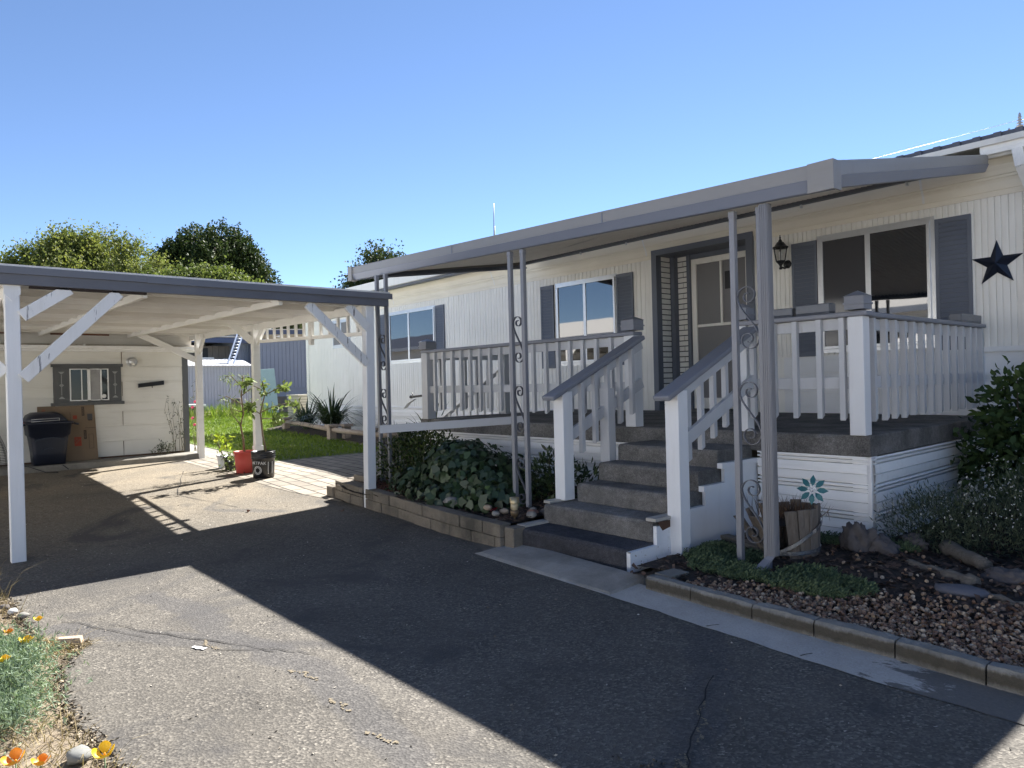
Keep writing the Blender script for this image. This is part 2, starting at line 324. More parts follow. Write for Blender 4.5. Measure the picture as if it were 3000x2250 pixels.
# ------------------------------------------------------------------ ground sheets
def sheet(name,xs,y0,y1,dz,m,ny=1,jit=0,kind='structure'):
    """flat strip following the terrain between the two edge functions"""
    mb=MB();rows=[]
    for i,x in enumerate(xs):
        a=y0(x) if callable(y0) else y0;b=y1(x) if callable(y1) else y1
        rows.append([(x,a+(b-a)*k/ny,gh(x)+dz+(random.uniform(-jit,jit) if jit else 0)) for k in range(ny+1)])
    vs=[p for r in rows for p in r];n=ny+1
    fs=[(i*n+k,(i+1)*n+k,(i+1)*n+k+1,i*n+k+1) for i in range(len(xs)-1) for k in range(ny)]
    mb.add(vs,fs,0,True);return struct(name,mb,m,kind)
def pl(*pts):
    X=[p[0] for p in pts];Y=[p[1] for p in pts];return lambda x: float(np.interp(x,X,Y))
def lin(a,b,n): return [a+(b-a)*i/(n-1) for i in range(n)]
xs=sorted(set(lin(-140,-60,5)+lin(-60,6,67)+lin(6,60,6)))
sheet('ground',xs,-60,160,-.005,M['dirt'],ny=1)
wob=lambda x,a,s: a*(math.sin(x*7.3+s)+.6*math.sin(x*17.1+s*2))
dl=pl((-13.2,-3.5),(-8,-3.5),(-6.3,.5),(-5.5,.57),(-5.0,.55),(-4.87,.62),(-4.65,.8),(-4.45,.67),(-4.2,.56),(-3.5,.55),(-3,.6),(6,.62))
dr=pl((-13.2,3.72),(-9.8,3.71),(-8.8,3.78),(-7.9,3.95),(-7.3,4.05),(-5,3.85),(-4.55,3.66),(-3.7,3.56),(-2.3,3.45),(-1.5,3.38),(6,3.36))
dxs=lin(-13.2,6,260)
sheet('driveway',dxs,lambda x:dl(x)+wob(x,.012,1),lambda x:dr(x)+wob(x,.008,3),.004,M['asphalt'],ny=6,jit=0)
gxs=lin(-7.1,6,150)
mb=MB();V=[]
for x in gxs:
    y0=dr(x)-.02+.006*math.sin(x*11)+random.uniform(-.006,.006);y1=pl((-7.1,4.1),(-4.6,4.0),(-3,3.76),(6,3.66))(x)
    for k in range(4): V.append((x,y0+(y1-y0)*k/3,gh(x)*.5+.008+.029*(k/3)))
mb.add(V,[(i*4+k,i*4+4+k,i*4+5+k,i*4+1+k) for i in range(len(gxs)-1) for k in range(3)],0,True);struct('gutter_path',mb,M['gutter'])
# cracks and stains on the drive (real ribbons of dirt / filled cracks)
def crack(pts,wd,m,dz=.009,name='driveway_crack',jag=.02,sub=5):
    P=[]
    for a,b in zip(pts[:-1],pts[1:]):
        for k in range(sub):
            t=k/sub;P.append((a[0]+(b[0]-a[0])*t+random.uniform(-jag,jag),a[1]+(b[1]-a[1])*t+random.uniform(-jag,jag)))
    P.append(pts[-1]);L_=[];R_=[]
    for i,(x,y) in enumerate(P):
        x2,y2=P[min(i+1,len(P)-1)];x1,y1=P[max(i-1,0)];d=math.hypot(x2-x1,y2-y1) or 1
        nx,ny=-(y2-y1)/d,(x2-x1)/d;w_=wd*random.uniform(.35,1.2)*.5
        L_.append((x+nx*w_,y+ny*w_,gh(x)+dz));R_.append((x-nx*w_,y-ny*w_,gh(x)+dz))
    mb=MB();mb.strip(R_,L_);return struct(name,mb,m)
def crumbs(pts,wd,n,m):
    mb=MB()
    for i in range(n):
        t=random.random()*(len(pts)-1);k=int(t);f=t-k;a=pts[k];b=pts[k+1];x=a[0]+(b[0]-a[0])*f+random.gauss(0,wd*.45)+.012*math.sin(t*9);y=a[1]+(b[1]-a[1])*f+random.gauss(0,wd*.35)+.012*math.cos(t*7);r=random.uniform(.002,.0075);z=gh(x)+random.uniform(.007,.009);o=random.uniform(0,6)
        mb.add([(x+r*random.uniform(.6,1.2)*math.cos(o+q*1.05),y+r*random.uniform(.5,1.1)*math.sin(o+q*1.05),z) for q in range(6)],[(0,1,2,3,4,5)])
    return struct('crack_dirt',mb,m)
crk=plain('crack_dark',(.016,.015,.015),.95,0,.4,40);crkd=plain('crack_dirt',(.2,.165,.11),.95,0,.5,60)
crack([(-4.9,.95),(-4.35,1.2),(-3.95,1.42),(-3.75,1.5)],.008,crk,jag=.012);crack([(-4.05,1.2),(-3.8,1.5),(-3.55,1.65)],.006,crk,jag=.012)
crumbs([(-4.2,1.27),(-4.0,1.28)],0.014,75,crkd);crumbs([(-3.45,1.44),(-3.36,1.5),(-3.22,1.5)],0.012,70,crkd);crumbs([(-3.0,1.44),(-2.9,1.47),(-2.8,1.45)],0.009,62,crkd);crumbs([(-2.62,1.42),(-2.55,1.44),(-2.42,1.46)],0.011,67,crkd)
crack([(-1.95,2.9),(-1.75,2.5),(-1.6,2.2),(-1.45,2.05)],.008,crk,jag=.012);crumbs([(-1.82,2.62),(-1.7,2.45),(-1.62,2.3)],0.009,62,crkd);crumbs([(-1.62,2.2),(-1.56,2.12),(-1.52,2.05)],0.022,95,crkd)
crack([(-5.2,.75),(-4.5,1.05)],.007,crk);crack([(-7.5,3.4),(-7.1,2.6),(-6.9,1.6)],.008,crk);crack([(-11.6,3.3),(-9.4,2.6),(-8.2,2.9)],.01,crk);crack([(-2.35,3.45),(-2.2,3.6),(-2.08,3.72)],.009,crk,.015);crack([(-1.75,3.4),(-1.7,3.55),(-1.62,3.7)],.008,crk,.015);crack([(-4.42,3.62),(-4.3,3.72),(-4.33,3.9)],.008,crk,.015)
# pavers, path, lawn
sheet('paver_path',lin(-13.4,-7.75,24),lambda x:dr(x)-.03,4.78,.008,M['paver'])
mb=MB();q=lin(-11.78,-7.75,10);mb.strip([(x,4.78,gh(x)+.0085) for x in q],[(x,8.6,gh(x)+.0085) for x in q]);struct('paver_walk',mb,M['paver'])
sheet('side_path',lin(-19,-13.4,12),4.15,4.75,.01,M['slab'])
lawn_y1=pl((-30,13.8),(-19.3,13.5),(-19.2,7.75),(-16,7.5),(-14.7,7.35),(-11.8,7.1))
sheet('lawn',lin(-27.3,-11.78,60),lambda x: 4.78 if x>-15 else (4.78 if x>-18 else 1.0),lawn_y1,.012,M['lawn'],ny=3)
# gravel strip behind the lawn
sheet('gravel_strip',lin(-33,-27.3,8),-2,17,.014,soil('pinkish_gravel',(.22,.16,.11),(.42,.33,.25),9,.8))
# planting beds
bedz=lambda x,y: .085+.035*np.clip((y-3.7)/1.1,0,1)+.03*np.sin(x*2.1+y)*np.sin(y*1.7)*np.clip((y-3.8)/.6,0,1)+.008
def rightbed_y0(x): return pl((-3.0,3.81),(-1,3.7),(6,3.65))(x)
mb=MB();bx=lin(-3.0,6,60);ys=lin(0,1,22);V=[]
for x in bx:
    for t in ys:
        y=rightbed_y0(x)+t*(8.8-rightbed_y0(x));V.append((x,y,float(bedz(np.array(x),np.array(y)))-.008+random.uniform(-.008,.008)))
n=len(ys);mb.add(V,[(i*n+k,(i+1)*n+k,(i+1)*n+k+1,i*n+k+1) for i in range(len(bx)-1) for k in range(n-1)],0,True);mb.add([(-3.32,4.02,.07),(-2.98,4.02,.095),(-2.98,8.8,.12),(-3.32,8.8,.12)],[(0,1,2,3)]);struct('garden_bed',mb,M['mulch'])
mb=MB();bx=lin(-7.95,-4.61,36);V=[]
for x in bx:
    for t in ys:
        y=3.97+t*1.85;V.append((x,y,.2+gh(x)*.8+.03*math.sin(x*3+y*2)+.03*t+random.uniform(-.01,.01)))
mb.add(V,[(i*n+k,(i+1)*n+k,(i+1)*n+k+1,i*n+k+1) for i in range(len(bx)-1) for k in range(n-1)],0,True);struct('planter_soil',mb,M['mulch'])
# kerb stones along the bed
mb=MB();kx=[-3.0,-2.63,-2.19,-1.82,-1.41,-1.02,-.55,.2,1.0,1.8,2.8,4,6]
ky=pl((-3.0,3.72),(-2.15,3.66),(-1.77,3.645),(-1.44,3.64),(-1.05,3.61),(6,3.56));KH=.118
for a,b in zip(kx[:-1],kx[1:]):
    m_=7;a+=.004;b-=.004;V=[]
    for i in range(m_+1):
        x=a+(b-a)*i/m_;e=.004 if i in(0,m_) else 0;q_=[(0,-.01),(0+e,KH-.018+random.uniform(-.004,.004)),(.014+e,KH-e+random.uniform(-.003,.003)),(.085,KH-e+random.uniform(-.003,.003)),(.1,KH-.012),(.1,-.01)]
        V+=[(x,ky(x)+u+random.uniform(-.002,.002),z) for u,z in q_]
    mb.add(V,[(i*6+j,i*6+6+j,i*6+7+j,i*6+1+j) for i in range(m_) for j in range(5)]+[(5,4,3,2,1,0),tuple(m_*6+j for j in range(6))])
mb.hexa([(-3.0,3.825,0),(-2.87,3.82,0),(-2.87,4.03,0),(-3.0,4.03,0),(-3.0,3.825,KH),(-2.87,3.82,KH),(-2.87,4.03,KH-.01),(-3.0,4.03,KH-.01)])
k=struct('kerb',mb,M['kerb']);
mb=MB();mb.hexa([(-4.72,3.6,0),(-3.12,3.5,0),(-3.08,3.83,0),(-4.62,4.02,0),(-4.66,3.64,.018),(-3.14,3.53,.02),(-3.1,3.83,.075),(-4.62,4.02,.05)])
struct('concrete_apron',mb,M['conc'])
# ------------------------------------------------------------------ manufactured home
YW=8.82
home=thing('mobile_home',(-9,YW,0),'long cream mobile home with ribbed siding, grey shutters and low roof','house')
def ribs(mb,x0,x1,z0,z1,y,pitch=.088,depth=.016,mi=0):
    prof=[];x=x0;i=0
    while x<x1-1e-6:
        e=min(x+pitch,x1);w_=.011 if i%2 else .006
        for u,d in((0,-depth),(pitch*.5,-depth*1.1),(pitch-w_-.004,-depth),(pitch-w_,-.004),(pitch-.003,-.004)):
            if x+u<=e: prof.append((x+u,y+d))
        x+=pitch;i+=1
    prof.append((x1,y))
    mb.strip([(a,b,z0) for a,b in prof],[(a,b,z1) for a,b in prof],mi)
def skirt_prof(z0,z1):
    out=[(z0,0)];z=z1;L_=[]
    while z>z0:
        for dz,d in((0,.042),(.014,.046),(.016,.004),(.028,.0),(.03,.044),(.046,.042),(.048,.004),(.06,.0),(.062,.04),(.13,.046),(.133,.026),(.139,.026),(.141,.046),(.206,.042),(.208,.002),(.219,.002)):
            if z-dz>z0: L_.append((z-dz,d))
        z-=.222
    return [(z0,0)]+L_[::-1]
def skirtx(mb,x0,x1,z0,z1,y,mi=0):
    p=skirt_prof(z0,z1);mb.strip([(x1,y-d,z) for z,d in p],[(x0,y-d,z) for z,d in p],mi)
def skirty(mb,y0,y1,z0,z1,x,mi=0):
    p=skirt_prof(z0,z1);mb.strip([(x+d,y1,z) for z,d in p],[(x+d,y0,z) for z,d in p],mi)
def lapx(mb,x0,x1,zs,y,mi=0):
    for a,b in zip(zs[:-1],zs[1:]):
        mb.hexa([(x0,y-.016,a),(x1,y-.016,a),(x1,y+.02,a),(x0,y+.02,a),(x0,y-.004,b-.003),(x1,y-.004,b-.003),(x1,y+.02,b-.003),(x0,y+.02,b-.003)],mi)
mb=MB()
ribs(mb,-19,-6.8,.93,3.26,YW);ribs(mb,-5.09,-4.84,.94,3.26,YW,.11);ribs(mb,-4.84,3.6,1.67,3.26,YW,.062)
mb.box(-6.95,-6.8,YW-.014,YW+.02,.94,3.3);
part('wall',mb,M['siding'],home)
mb=MB();mb.box(-19,-6.8,YW,YW+.1,.1,3.26);mb.box(-5.06,3.6,YW+.001,YW+.1,.1,3.26);mb.box(-19,-18.9,YW+.1,YW+7,.1,3.6);mb.box(3.5,3.6,YW+.1,YW+7,.1,3.6);mb.box(-19,3.6,YW+7,YW+7.1,.1,3.6);part('wall_core',mb,M['siding'],home)
# plain boards under the big window
mb=MB();lapx(mb,-4.7,-2.45,[.94,1.2,1.45,1.66],YW-.012);lapx(mb,-2.45,3.6,[.3,.62,.87,1.12,1.37,1.62],YW-.004)
mb.box(-2.45,-1.6,YW-.035,YW,1.62,1.675);mb.box(-1.6,3.6,YW-.03,YW,1.625,1.68);mb.box(-2.55,-2.43,YW-.03,YW,.8,1.62);part('lap_boards',mb,M['lap'],home)
# frieze: sloping eave soffit band
mb=MB();fp=[(YW-.004,3.262),(YW-.018,3.262),(YW-.02,3.318),(YW-.03,3.322),(YW-.045,3.40),(YW-.06,3.43),(YW-.07,3.435),(YW-.075,3.46),(YW-.09,3.465),(YW-.12,3.56),(YW-.16,3.62),(YW-.3,3.635)]
mb.strip([(3.6,y,z) for y,z in fp[3:]],[(-19.05,y,z) for y,z in fp[3:]])
for a,b in((-19.05,-6.79),(-5.09,3.6)): mb.strip([(b,y,z) for y,z in fp[:4]],[(a,y,z) for y,z in fp[:4]])
part('frieze',mb,M['frieze'],home)
for x in (-2.98,-6.9,-10.6,-14.3):
    mb=MB();mb.strip([(x+.012,y-.003,z) for y,z in fp[3:]],[(x-.012,y-.003,z) for y,z in fp[3:]]);part('frieze_joint',mb,M['lap'],home)
mb=MB();skirtx(mb,-19,-8.55,.05,.93,YW-.02);mb.box(-19,-8.55,YW-.03,YW-.01,.92,.94);part('skirting',mb,M['skirt'],home)
mb=MB();mb.box(-16.0,-15.4,YW-.05,YW-.02,.33,.52)
for i in range(3):
    for k in range(9): mb.box(-15.98+i*.2,-15.81+i*.2,YW-.056,YW-.05,.34+k*.02,.35+k*.02)
part('skirting_vent',mb,M['lap'],home)
mb=MB();mb.box(-19.05,-18.9,YW-.04,YW+.12,.45,3.5);mb.bar((-19.07,YW-.06,.4),(-19.07,YW-.06,3.55),.05,.05);part('corner_trim',mb,M['siding'],home)
# roof
mb=MB();e0,e1=-19.3,3.9
mb.hexa([(e0,YW-.45,3.70),(e1,YW-.45,3.70),(e1,YW+3.6,4.32),(e0,YW+3.6,4.32),(e0,YW-.45,3.76),(e1,YW-.45,3.76),(e1,YW+3.6,4.38),(e0,YW+3.6,4.38)])
mb.hexa([(e0,YW+3.6,4.32),(e1,YW+3.6,4.32),(e1,YW+7.5,3.70),(e0,YW+7.5,3.70),(e0,YW+3.6,4.38),(e1,YW+3.6,4.38),(e1,YW+7.5,3.76),(e0,YW+7.5,3.76)]);part('roof',mb,M['roofing'],home)
mb=MB();mb.hexa([(-3.6,YW-.1,3.83),(3.8,YW-.1,3.83),(3.8,YW+3.5,4.42),(-3.6,YW+3.5,4.42),(-3.6,YW-.1,3.9),(3.8,YW-.1,3.9),(3.8,YW+3.5,4.49),(-3.6,YW+3.5,4.49)])
for i in range(40): mb.box(-3.6+i*.19,-3.53+i*.19,YW-.13,YW-.1,3.83,3.9)
part('roof_panel',mb,M['shingle'],home)
mb=MB();mb.box(-19.3,-9.6,YW-.5,YW-.44,3.64,3.83);part('eave_board',mb,M['siding'],home)
mb=MB();mb.box(-19.3,-9.6,YW-.44,YW-.3,3.60,3.66);part('eave_soffit',mb,M['trimgrey'],home)
def gutter(mb,x0,x1,y,z):
    p=[(y,z),(y-.02,z+.02),(y-.085,z+.02),(y-.1,z+.06),(y-.1,z+.1),(y-.13,z+.12),(y-.13,z+.155),(y-.115,z+.155),(y-.115,z+.125),(y,z+.125)]
    mb.prism([(x0,b,c) for b,c in p],(x1-x0,0,0))
mb=MB();gutter(mb,-2.32,3.9,YW-.3,3.6);part('gutter',mb,M['white'],home)
mb=MB();
for a,b in(((-2.0,YW-.38,3.62),(-1.98,YW-.36,3.45)),((-1.98,YW-.36,3.46),(-1.95,YW-.07,3.2)),((-1.95,YW-.07,3.22),(-1.95,YW-.07,.3))):
    mb.bar(a,b,.09,.07,(0,1,0))
    for k in range(4): 
        o=Vector((-.03+.02*k,-.037 if b[2]<.5 else -.037,0));mb.bar(Vector(a)+o,Vector(b)+o,.006,.006,(0,1,0))
part('downspout',mb,M['white'],home)
mb=MB();mb.lathe([(.075,4.1),(.075,4.5),(.11,4.5),(.11,4.62),(.02,4.66),(0,4.66)],(-17.2,YW+2.3,0),14);part('roof_vent',mb,M['white'],home)
mb=MB();mb.lathe([(.05,4.1),(.05,4.42),(0,4.43)],(-13.4,YW+1.2,0),10);part('roof_vent',mb,M['white'],home)
def window(root,x0,x1,z0,z1,y,mull=.5,fw=.035,panes=(0,0),name='window'):
    mb=MB();d=.03
    mb.box(x0-.045,x1+.045,y-.008,y,z1,z1+.045);mb.box(x0-.045,x1+.045,y-.008,y,z0-.05,z0);mb.box(x0-.045,x0,y-.0075,y,z0,z1);mb.box(x1,x1+.045,y-.0075,y,z0,z1)
    for a,b,c,e in((x0,x1,z1-fw,z1),(x0,x1,z0,z0+fw)): mb.box(a,b,y-d,y,c,e)
    for a,b in((x0,x0+fw),(x1-fw,x1)): mb.box(a,b,y-d,y,z0+fw,z1-fw)
    xm=x0+(x1-x0)*mull;mb.box(xm-.03,xm+.03,y-d+.004,y,z0+fw,z1-fw)
    k=x0
    while k<x1: mb.box(k,k+.012,y-.013,y-.008,z1+.015,z1+.03);mb.box(k,k+.012,y-.013,y-.008,z0-.035,z0-.02);k+=.14
    f=part(name,mb,M['alu'],root,bevel=.003)
    g=[M['glass'],M['screen'],M['glass2']]
    for (a,b),k,dy in(((x0+fw,xm-.03),panes[0],.012),((xm+.03,x1-fw),panes[1],.016)):
        mb=MB();mb.box(a,b,y-dy,y-dy+.006,z0+fw,z1-fw);part('pane',mb,g[k],f)
    return f
def shutter(root,x0,x1,z0,z1,y):
    mb=MB();fw=.035
    mb.box(x0,x1,y-.018,y,z0,z1)
    for a,b,c,e in((x0,x0+fw,z0,z1),(x1-fw,x1,z0,z1),(x0+fw,x1-fw,z0,z0+.05),(x0+fw,x1-fw,z1-.05,z1)): mb.box(a,b,y-.034,y-.018,c,e)
    z=z0+.06
    while z<z1-.06:
        mb.hexa([(x0+fw,y-.034,z),(x1-fw,y-.034,z),(x1-fw,y-.018,z),(x0+fw,y-.018,z),(x0+fw,y-.024,z+.042),(x1-fw,y-.024,z+.042),(x1-fw,y-.018,z+.042),(x0+fw,y-.018,z+.042)]);z+=.052
    return part('shutter',mb,M['trimgrey'],root)
YF=YW-.012
window(home,-17.4,-16.5,2.5,3.14,YF,.5,panes=(1,1))
window(home,-14.53,-12.68,1.98,3.1,YF,.45);shutter(home,-14.95,-14.6,1.9,3.12,YF);shutter(home,-12.62,-12.3,1.9,3.12,YF)
window(home,-8.9,-7.56,1.74,3.1,YF,.5);shutter(home,-9.3,-8.97,1.66,3.13,YF);shutter(home,-7.52,-7.18,1.66,3.12,YF)
window(home,-4.17,-2.92,1.74,3.12,YF-.02,.46,panes=(2,0));shutter(home,-4.55,-4.22,1.66,3.12,YF);shutter(home,-2.87,-2.52,1.66,3.12,YF)
# entry recess: grey surround, painted brick panels, screen door
YB=9.2
mb=MB();mb.box(-6.79,-6.70,YW-.065,YW+.06,.94,3.385);mb.box(-5.19,-5.09,YW-.065,YW+.06,.94,3.385);mb.box(-6.70,-5.19,YW-.064,YW+.06,3.30,3.384)
mb.box(-6.70,-5.1,YW+.06,YB+.1,3.30,3.33);mb.box(-5.2,-5.12,YW+.06,YB+.1,.94,3.3);mb.box(-6.7,-6.63,YB-.09,YB+.1,.94,3.30);mb.box(-6.43,-6.38,YB-.05,YB+.1,.94,3.30);mb.box(-5.37,-5.2,YB-.01,YB+.1,.94,3.30);mb.box(-6.38,-5.37,YB-.02,YB+.1,3.235,3.30);part('door_surround',mb,M['trimgrey'],home)
M['brickp']=paint('painted_brick_face',(.8,.79,.75),.6,grain='n',var=.1,bmp=.2,dirtamt=.08);M['mortar']=plain('dark_mortar',(.04,.042,.05),.9)
mb=MB();mb.box(-6.8,-6.715,YW+.02,YB+.1,.9,3.32,1);mb.box(-6.63,-6.43,YB+.012,YB+.05,.94,3.30,1)
z=.95;row=0
while z<3.26:
    zt=min(z+.066,3.295)
    for lo,hi,side in((YW+.066,YB-.095,1),(-6.625,-6.435,0)):
        L_=(hi-lo);c=lo+L_*((.22 if row%2 else .58) if side else (.5 if row%2 else .9))
        for a_,b_ in((lo,c-.006),(c+.006,hi)):
            if b_-a_>.008:
                j=random.uniform(-.003,.003)
                if side: mb.box(-6.716,-6.703+j,a_,b_,z,zt,0)
                else: mb.box(a_,b_,YB+j,YB+.013,z,zt,0)
    z+=.0815;row+=1
part('brick_panel',mb,[M['brickp'],M['mortar']],home)
mb=MB();dx0,dx1,dz0,dz1=-6.375,-5.375,.96,3.23;yd=YB-.01
for a,b,c,e in((dx0,dx0+.085,dz0,dz1),(dx1-.085,dx1,dz0,dz1),(dx0+.085,dx1-.085,dz1-.085,dz1),(dx0+.085,dx1-.085,dz0,dz0+.16)): mb.box(a,b,yd,yd+.04,c,e)
xm=-5.865;mb.box(dx0+.085,dx1-.085,yd+.004,yd+.036,2.19,2.23);mb.box(xm-.018,xm+.018,yd+.004,yd+.036,2.23,dz1-.085)
door=part('door',mb,M['siding'],home,bevel=.004)
mb=MB();mb.box(dx0+.085,dx1-.085,yd+.03,yd+.035,dz0+.16,2.19);mb.box(dx0+.085,xm-.018,yd+.03,yd+.035,2.23,dz1-.085);mb.box(xm+.018,dx1-.085,yd+.03,yd+.035,2.23,dz1-.085);part('screen',mb,M['screen'],door)
mb=MB();mb.box(-5.81,-5.62,yd+.024,yd+.0295,2.72,2.98);part('door_window',mb,M['black'],door)
mb=MB();mb.box(-5.45,-5.41,yd-.012,yd,2.22,2.42);mb.tube([(-5.43,yd-.01,2.25),(-5.43,yd-.05,2.27),(-5.43,yd-.05,2.37),(-5.43,yd-.01,2.39)],.008,6);part('handle',mb,M['alu'],door)
mb=MB();mb.box(-6.8,-5.05,YB+.1,YB+.12,.9,3.4);part('door_recess',mb,M['trimgrey'],home)
mb=MB();mb.box(-6.70,-5.19,YW-.03,YB+.1,.9,.945);part('threshold',mb,M['carpet'],home)
# wall lantern
lan=thing('wall_lantern',(-4.63,YW,2.95),'black coach lantern on the cream wall right of the door','lantern')
lc=Vector((-4.64,YW-.17,0))
mb=MB();mb.lathe([(.0,3.33),(.008,3.325),(.006,3.3),(.016,3.29),(.008,3.275),(.02,3.255),(.03,3.24),(.03,3.23),(.05,3.22),(.075,3.185),(.085,3.165),(.115,3.15),(.12,3.142),(.118,3.135),(.06,3.135)],lc,6)
mb.lathe([(.0,2.9),(.03,2.895),(.05,2.92),(.068,2.935),(.07,2.95),(.0,2.955)],lc,6)
mb.lathe([(.0,2.82),(.02,2.825),(.025,2.845),(.012,2.86),(.02,2.88),(.03,2.9)],lc,8)
for k in range(6):
    a=2*math.pi*k/6;mb.bar(lc+Vector((.066*math.cos(a),.066*math.sin(a),2.95)),lc+Vector((.098*math.cos(a),.098*math.sin(a),3.14)),.01,.01)
mb.tube([lc+Vector((0,0,2.86)),lc+Vector((.03,.06,2.84)),(-4.63,YW-.06,2.86),(-4.62,YW-.02,2.92)],.013,8)
mb.lathe([(.0,.04),(.045,.035),(.06,.015),(.065,0)],(-4.62,YW-.01,2.91),14,M=Matrix.Rotation(R(90),4,'X'))
part('body',mb,M['black'],lan)
mb=MB();mb.lathe([(.062,2.95),(.092,3.14)],lc,6)
gm,gnt,gb=new_mat('clear_glass');gb.inputs['Transmission Weight'].default_value=1;gb.inputs['Roughness'].default_value=.03;gb.inputs['IOR'].default_value=1.1;part('glass',mb,gm,lan)
mb=MB();mb.lathe([(.0,3.09),(.022,3.08),(.026,3.04),(.014,2.99),(.014,2.955)],lc,10);part('bulb',mb,M['white'],lan)
for o_ in lan.children: o_.scale=(.92,.92,.88);o_.location=(0,0,-.04)
# star
mb=MB();sc_=Vector((-2.29,YW-.03,2.55));o_=[];
for k in range(10):
    a=R(90+36*k);r_=.245 if k%2==0 else .095;o_.append(sc_+Vector((r_*math.cos(a),0,r_*math.sin(a))))
mb.add(o_+[sc_+Vector((0,-.06,0))]+[p+Vector((0,.012,0)) for p in o_],[(10,(k+1)%10,k) for k in range(10)]+[(k,(k+1)%10,11+(k+1)%10,11+k) for k in range(10)])
tag(part('wall_star',mb,plain('navy_metal',(.014,.019,.035),.35,.3),base=sc_),'dark navy five pointed metal star hung on the wall beside the shutter','wall decoration')
# ------------------------------------------------------------------ porch
porch=thing('porch',(-5.4,5.72,0),'raised porch with grey carpet, pale railings, carpeted steps and white skirting','porch')
ZD=.94;PX0,PX1=-8.58,-2.34;PY=5.72
mb=MB()
def rounded(mb,x0,x1,y0,y1,z0,z1,r=.025):
    p=[(y1,z0),(y0,z0),(y0,z1-r),(y0+r*.3,z1-r*.3),(y0+r,z1),(y1,z1)];mb.prism([(x0,a,b) for a,b in p],(x1-x0,0,0))
rounded(mb,PX0,PX1,PY-.05,YW-.02,.772,ZD);part('carpet',mb,M['carpet'],porch,bevel=.012)
mb=MB();skirtx(mb,PX0+.03,-4.6,.08,.772,PY);skirtx(mb,-3.3,PX1-.03,.03,.772,PY);skirty(mb,PY,YW-.05,.05,.772,PX1-.03);skirty(mb,PY,YW-.05,.1,.772,PX0+.03);part('skirting',mb,M['skirt'],porch)
mb=MB();mb.box(PX1-.15,PX1-.012,PY-.022,PY+.02,.05,.775);mb.box(PX1-.04,PX1-.008,PY-.02,PY+.09,.05,.775);part('corner_trim',mb,M['skirt'],porch)
# steps
SZ=[.185,.345,.505,.665,.815];SY=[3.96,4.28,4.58,4.87,5.15,5.68]
sx=[(-4.58,-3.36),(-4.56,-3.36),(-4.44,-3.36),(-4.44,-3.36),(-4.44,-3.36)]
for i in range(5):
    mb=MB();rounded(mb,sx[i][0],sx[i][1]-(.0 if i>1 else .012),SY[i],5.70 if i else 4.6,SZ[i]-(.185 if i==0 else .16)+(0.02 if i==0 else 0),SZ[i],.03)
    part('step',mb,M['carpet2'] if i==0 else M['carpet'],porch,label='dark new carpet bottom step' if i==0 else None,bevel=.008)
mb=MB();mb.box(-3.37,-3.335,3.975,4.62,.02,.17);mb.box(-3.37,-3.337,4.29,4.62,.17,.31)
part('step_side',mb,M['peel'],porch,label='peeling white step side')
mb=MB();mb.add([(-3.336,4.31,.315),(-3.336,4.6,.312),(-3.336,4.6,.34),(-3.336,4.3,.34),(-3.336,4.36,.27),(-3.336,4.45,.285),(-3.336,4.52,.3)],[(3,4,5,6,1,2)]);part('rotten_patch',mb,M['brown'],porch)
mb=MB();mb.add([(-3.333,4.52,.318),(-3.333,4.6,.3),(-3.333,4.6,.345),(-3.333,4.54,.342)],[(0,1,2,3)]);part('blue_sticker',mb,M['blue'],porch)
mb=MB();sp=[(4.62,.02),(5.7,.02),(5.7,.665),(5.18,.665),(5.18,.505),(4.9,.505),(4.9,.36),(4.62,.36)]
mb.prism([(-3.345,a,b) for a,b in sp],(.03,0,0));mb.box(-3.35,-3.30,4.86,5.17,.505,.55);mb.box(-3.35,-3.3,5.13,5.7,.665,.71);mb.box(-3.35,-3.3,4.6,4.88,.355,.395);part('stringer',mb,M['postw'],porch)
bws=paint('bare_wood_strip',(.4,.38,.34),.7,wear=.5,grain='y')
for b_ in ((-4.6,-4.5,4.0,4.3,.187,.205),(-4.6,-4.52,4.32,4.6,.347,.368),(-3.42,-3.33,4.27,4.6,.347,.37)):
    mb=MB();mb.box(*b_);part('edge_strip',mb,bws,porch)
# railing helpers
BAL=[]
def post(x,y,z0,z1,w=.12,cap=False,mat='postw'):
    mb=MB();mb.box(x-w/2,x+w/2,y-w/2,y+w/2,z0,z1);part('post',mb,M[mat],porch,bevel=.006)
    if cap:
        mb=MB();c=w*.62;mb.box(x-c,x+c,y-c,y+c,z1+.055,z1+.095);mb.box(x-c*1.1,x+c*1.1,y-c*1.1,y+c*1.1,z1+.095,z1+.11);mb.box(x-c,x+c,y-c,y+c,z1+.11,z1+.16)
        q=[(x-c*1.1,y-c*1.1,z1+.16),(x+c*1.1,y-c*1.1,z1+.16),(x+c*1.1,y+c*1.1,z1+.16),(x-c*1.1,y+c*1.1,z1+.16)]
        mb.add(q+[(x,y,z1+.205)],[(0,1,4),(1,2,4),(2,3,4),(3,0,4),(3,2,1,0)]);part('post_cap',mb,M['cap'],porch)
def baluster(x,y,z0,z1,w=.042):
    mb=MB();s=.012;mb.hexa([(x-w/2,y-w/2,z0),(x+w/2,y-w/2,z0),(x+w/2,y+w/2,z0+.025),(x-w/2,y+w/2,z0+.025),(x-w/2,y-w/2,z1),(x+w/2,y-w/2,z1),(x+w/2,y+w/2,z1),(x-w/2,y+w/2,z1)]);part('baluster',mb,M['rail'],porch)
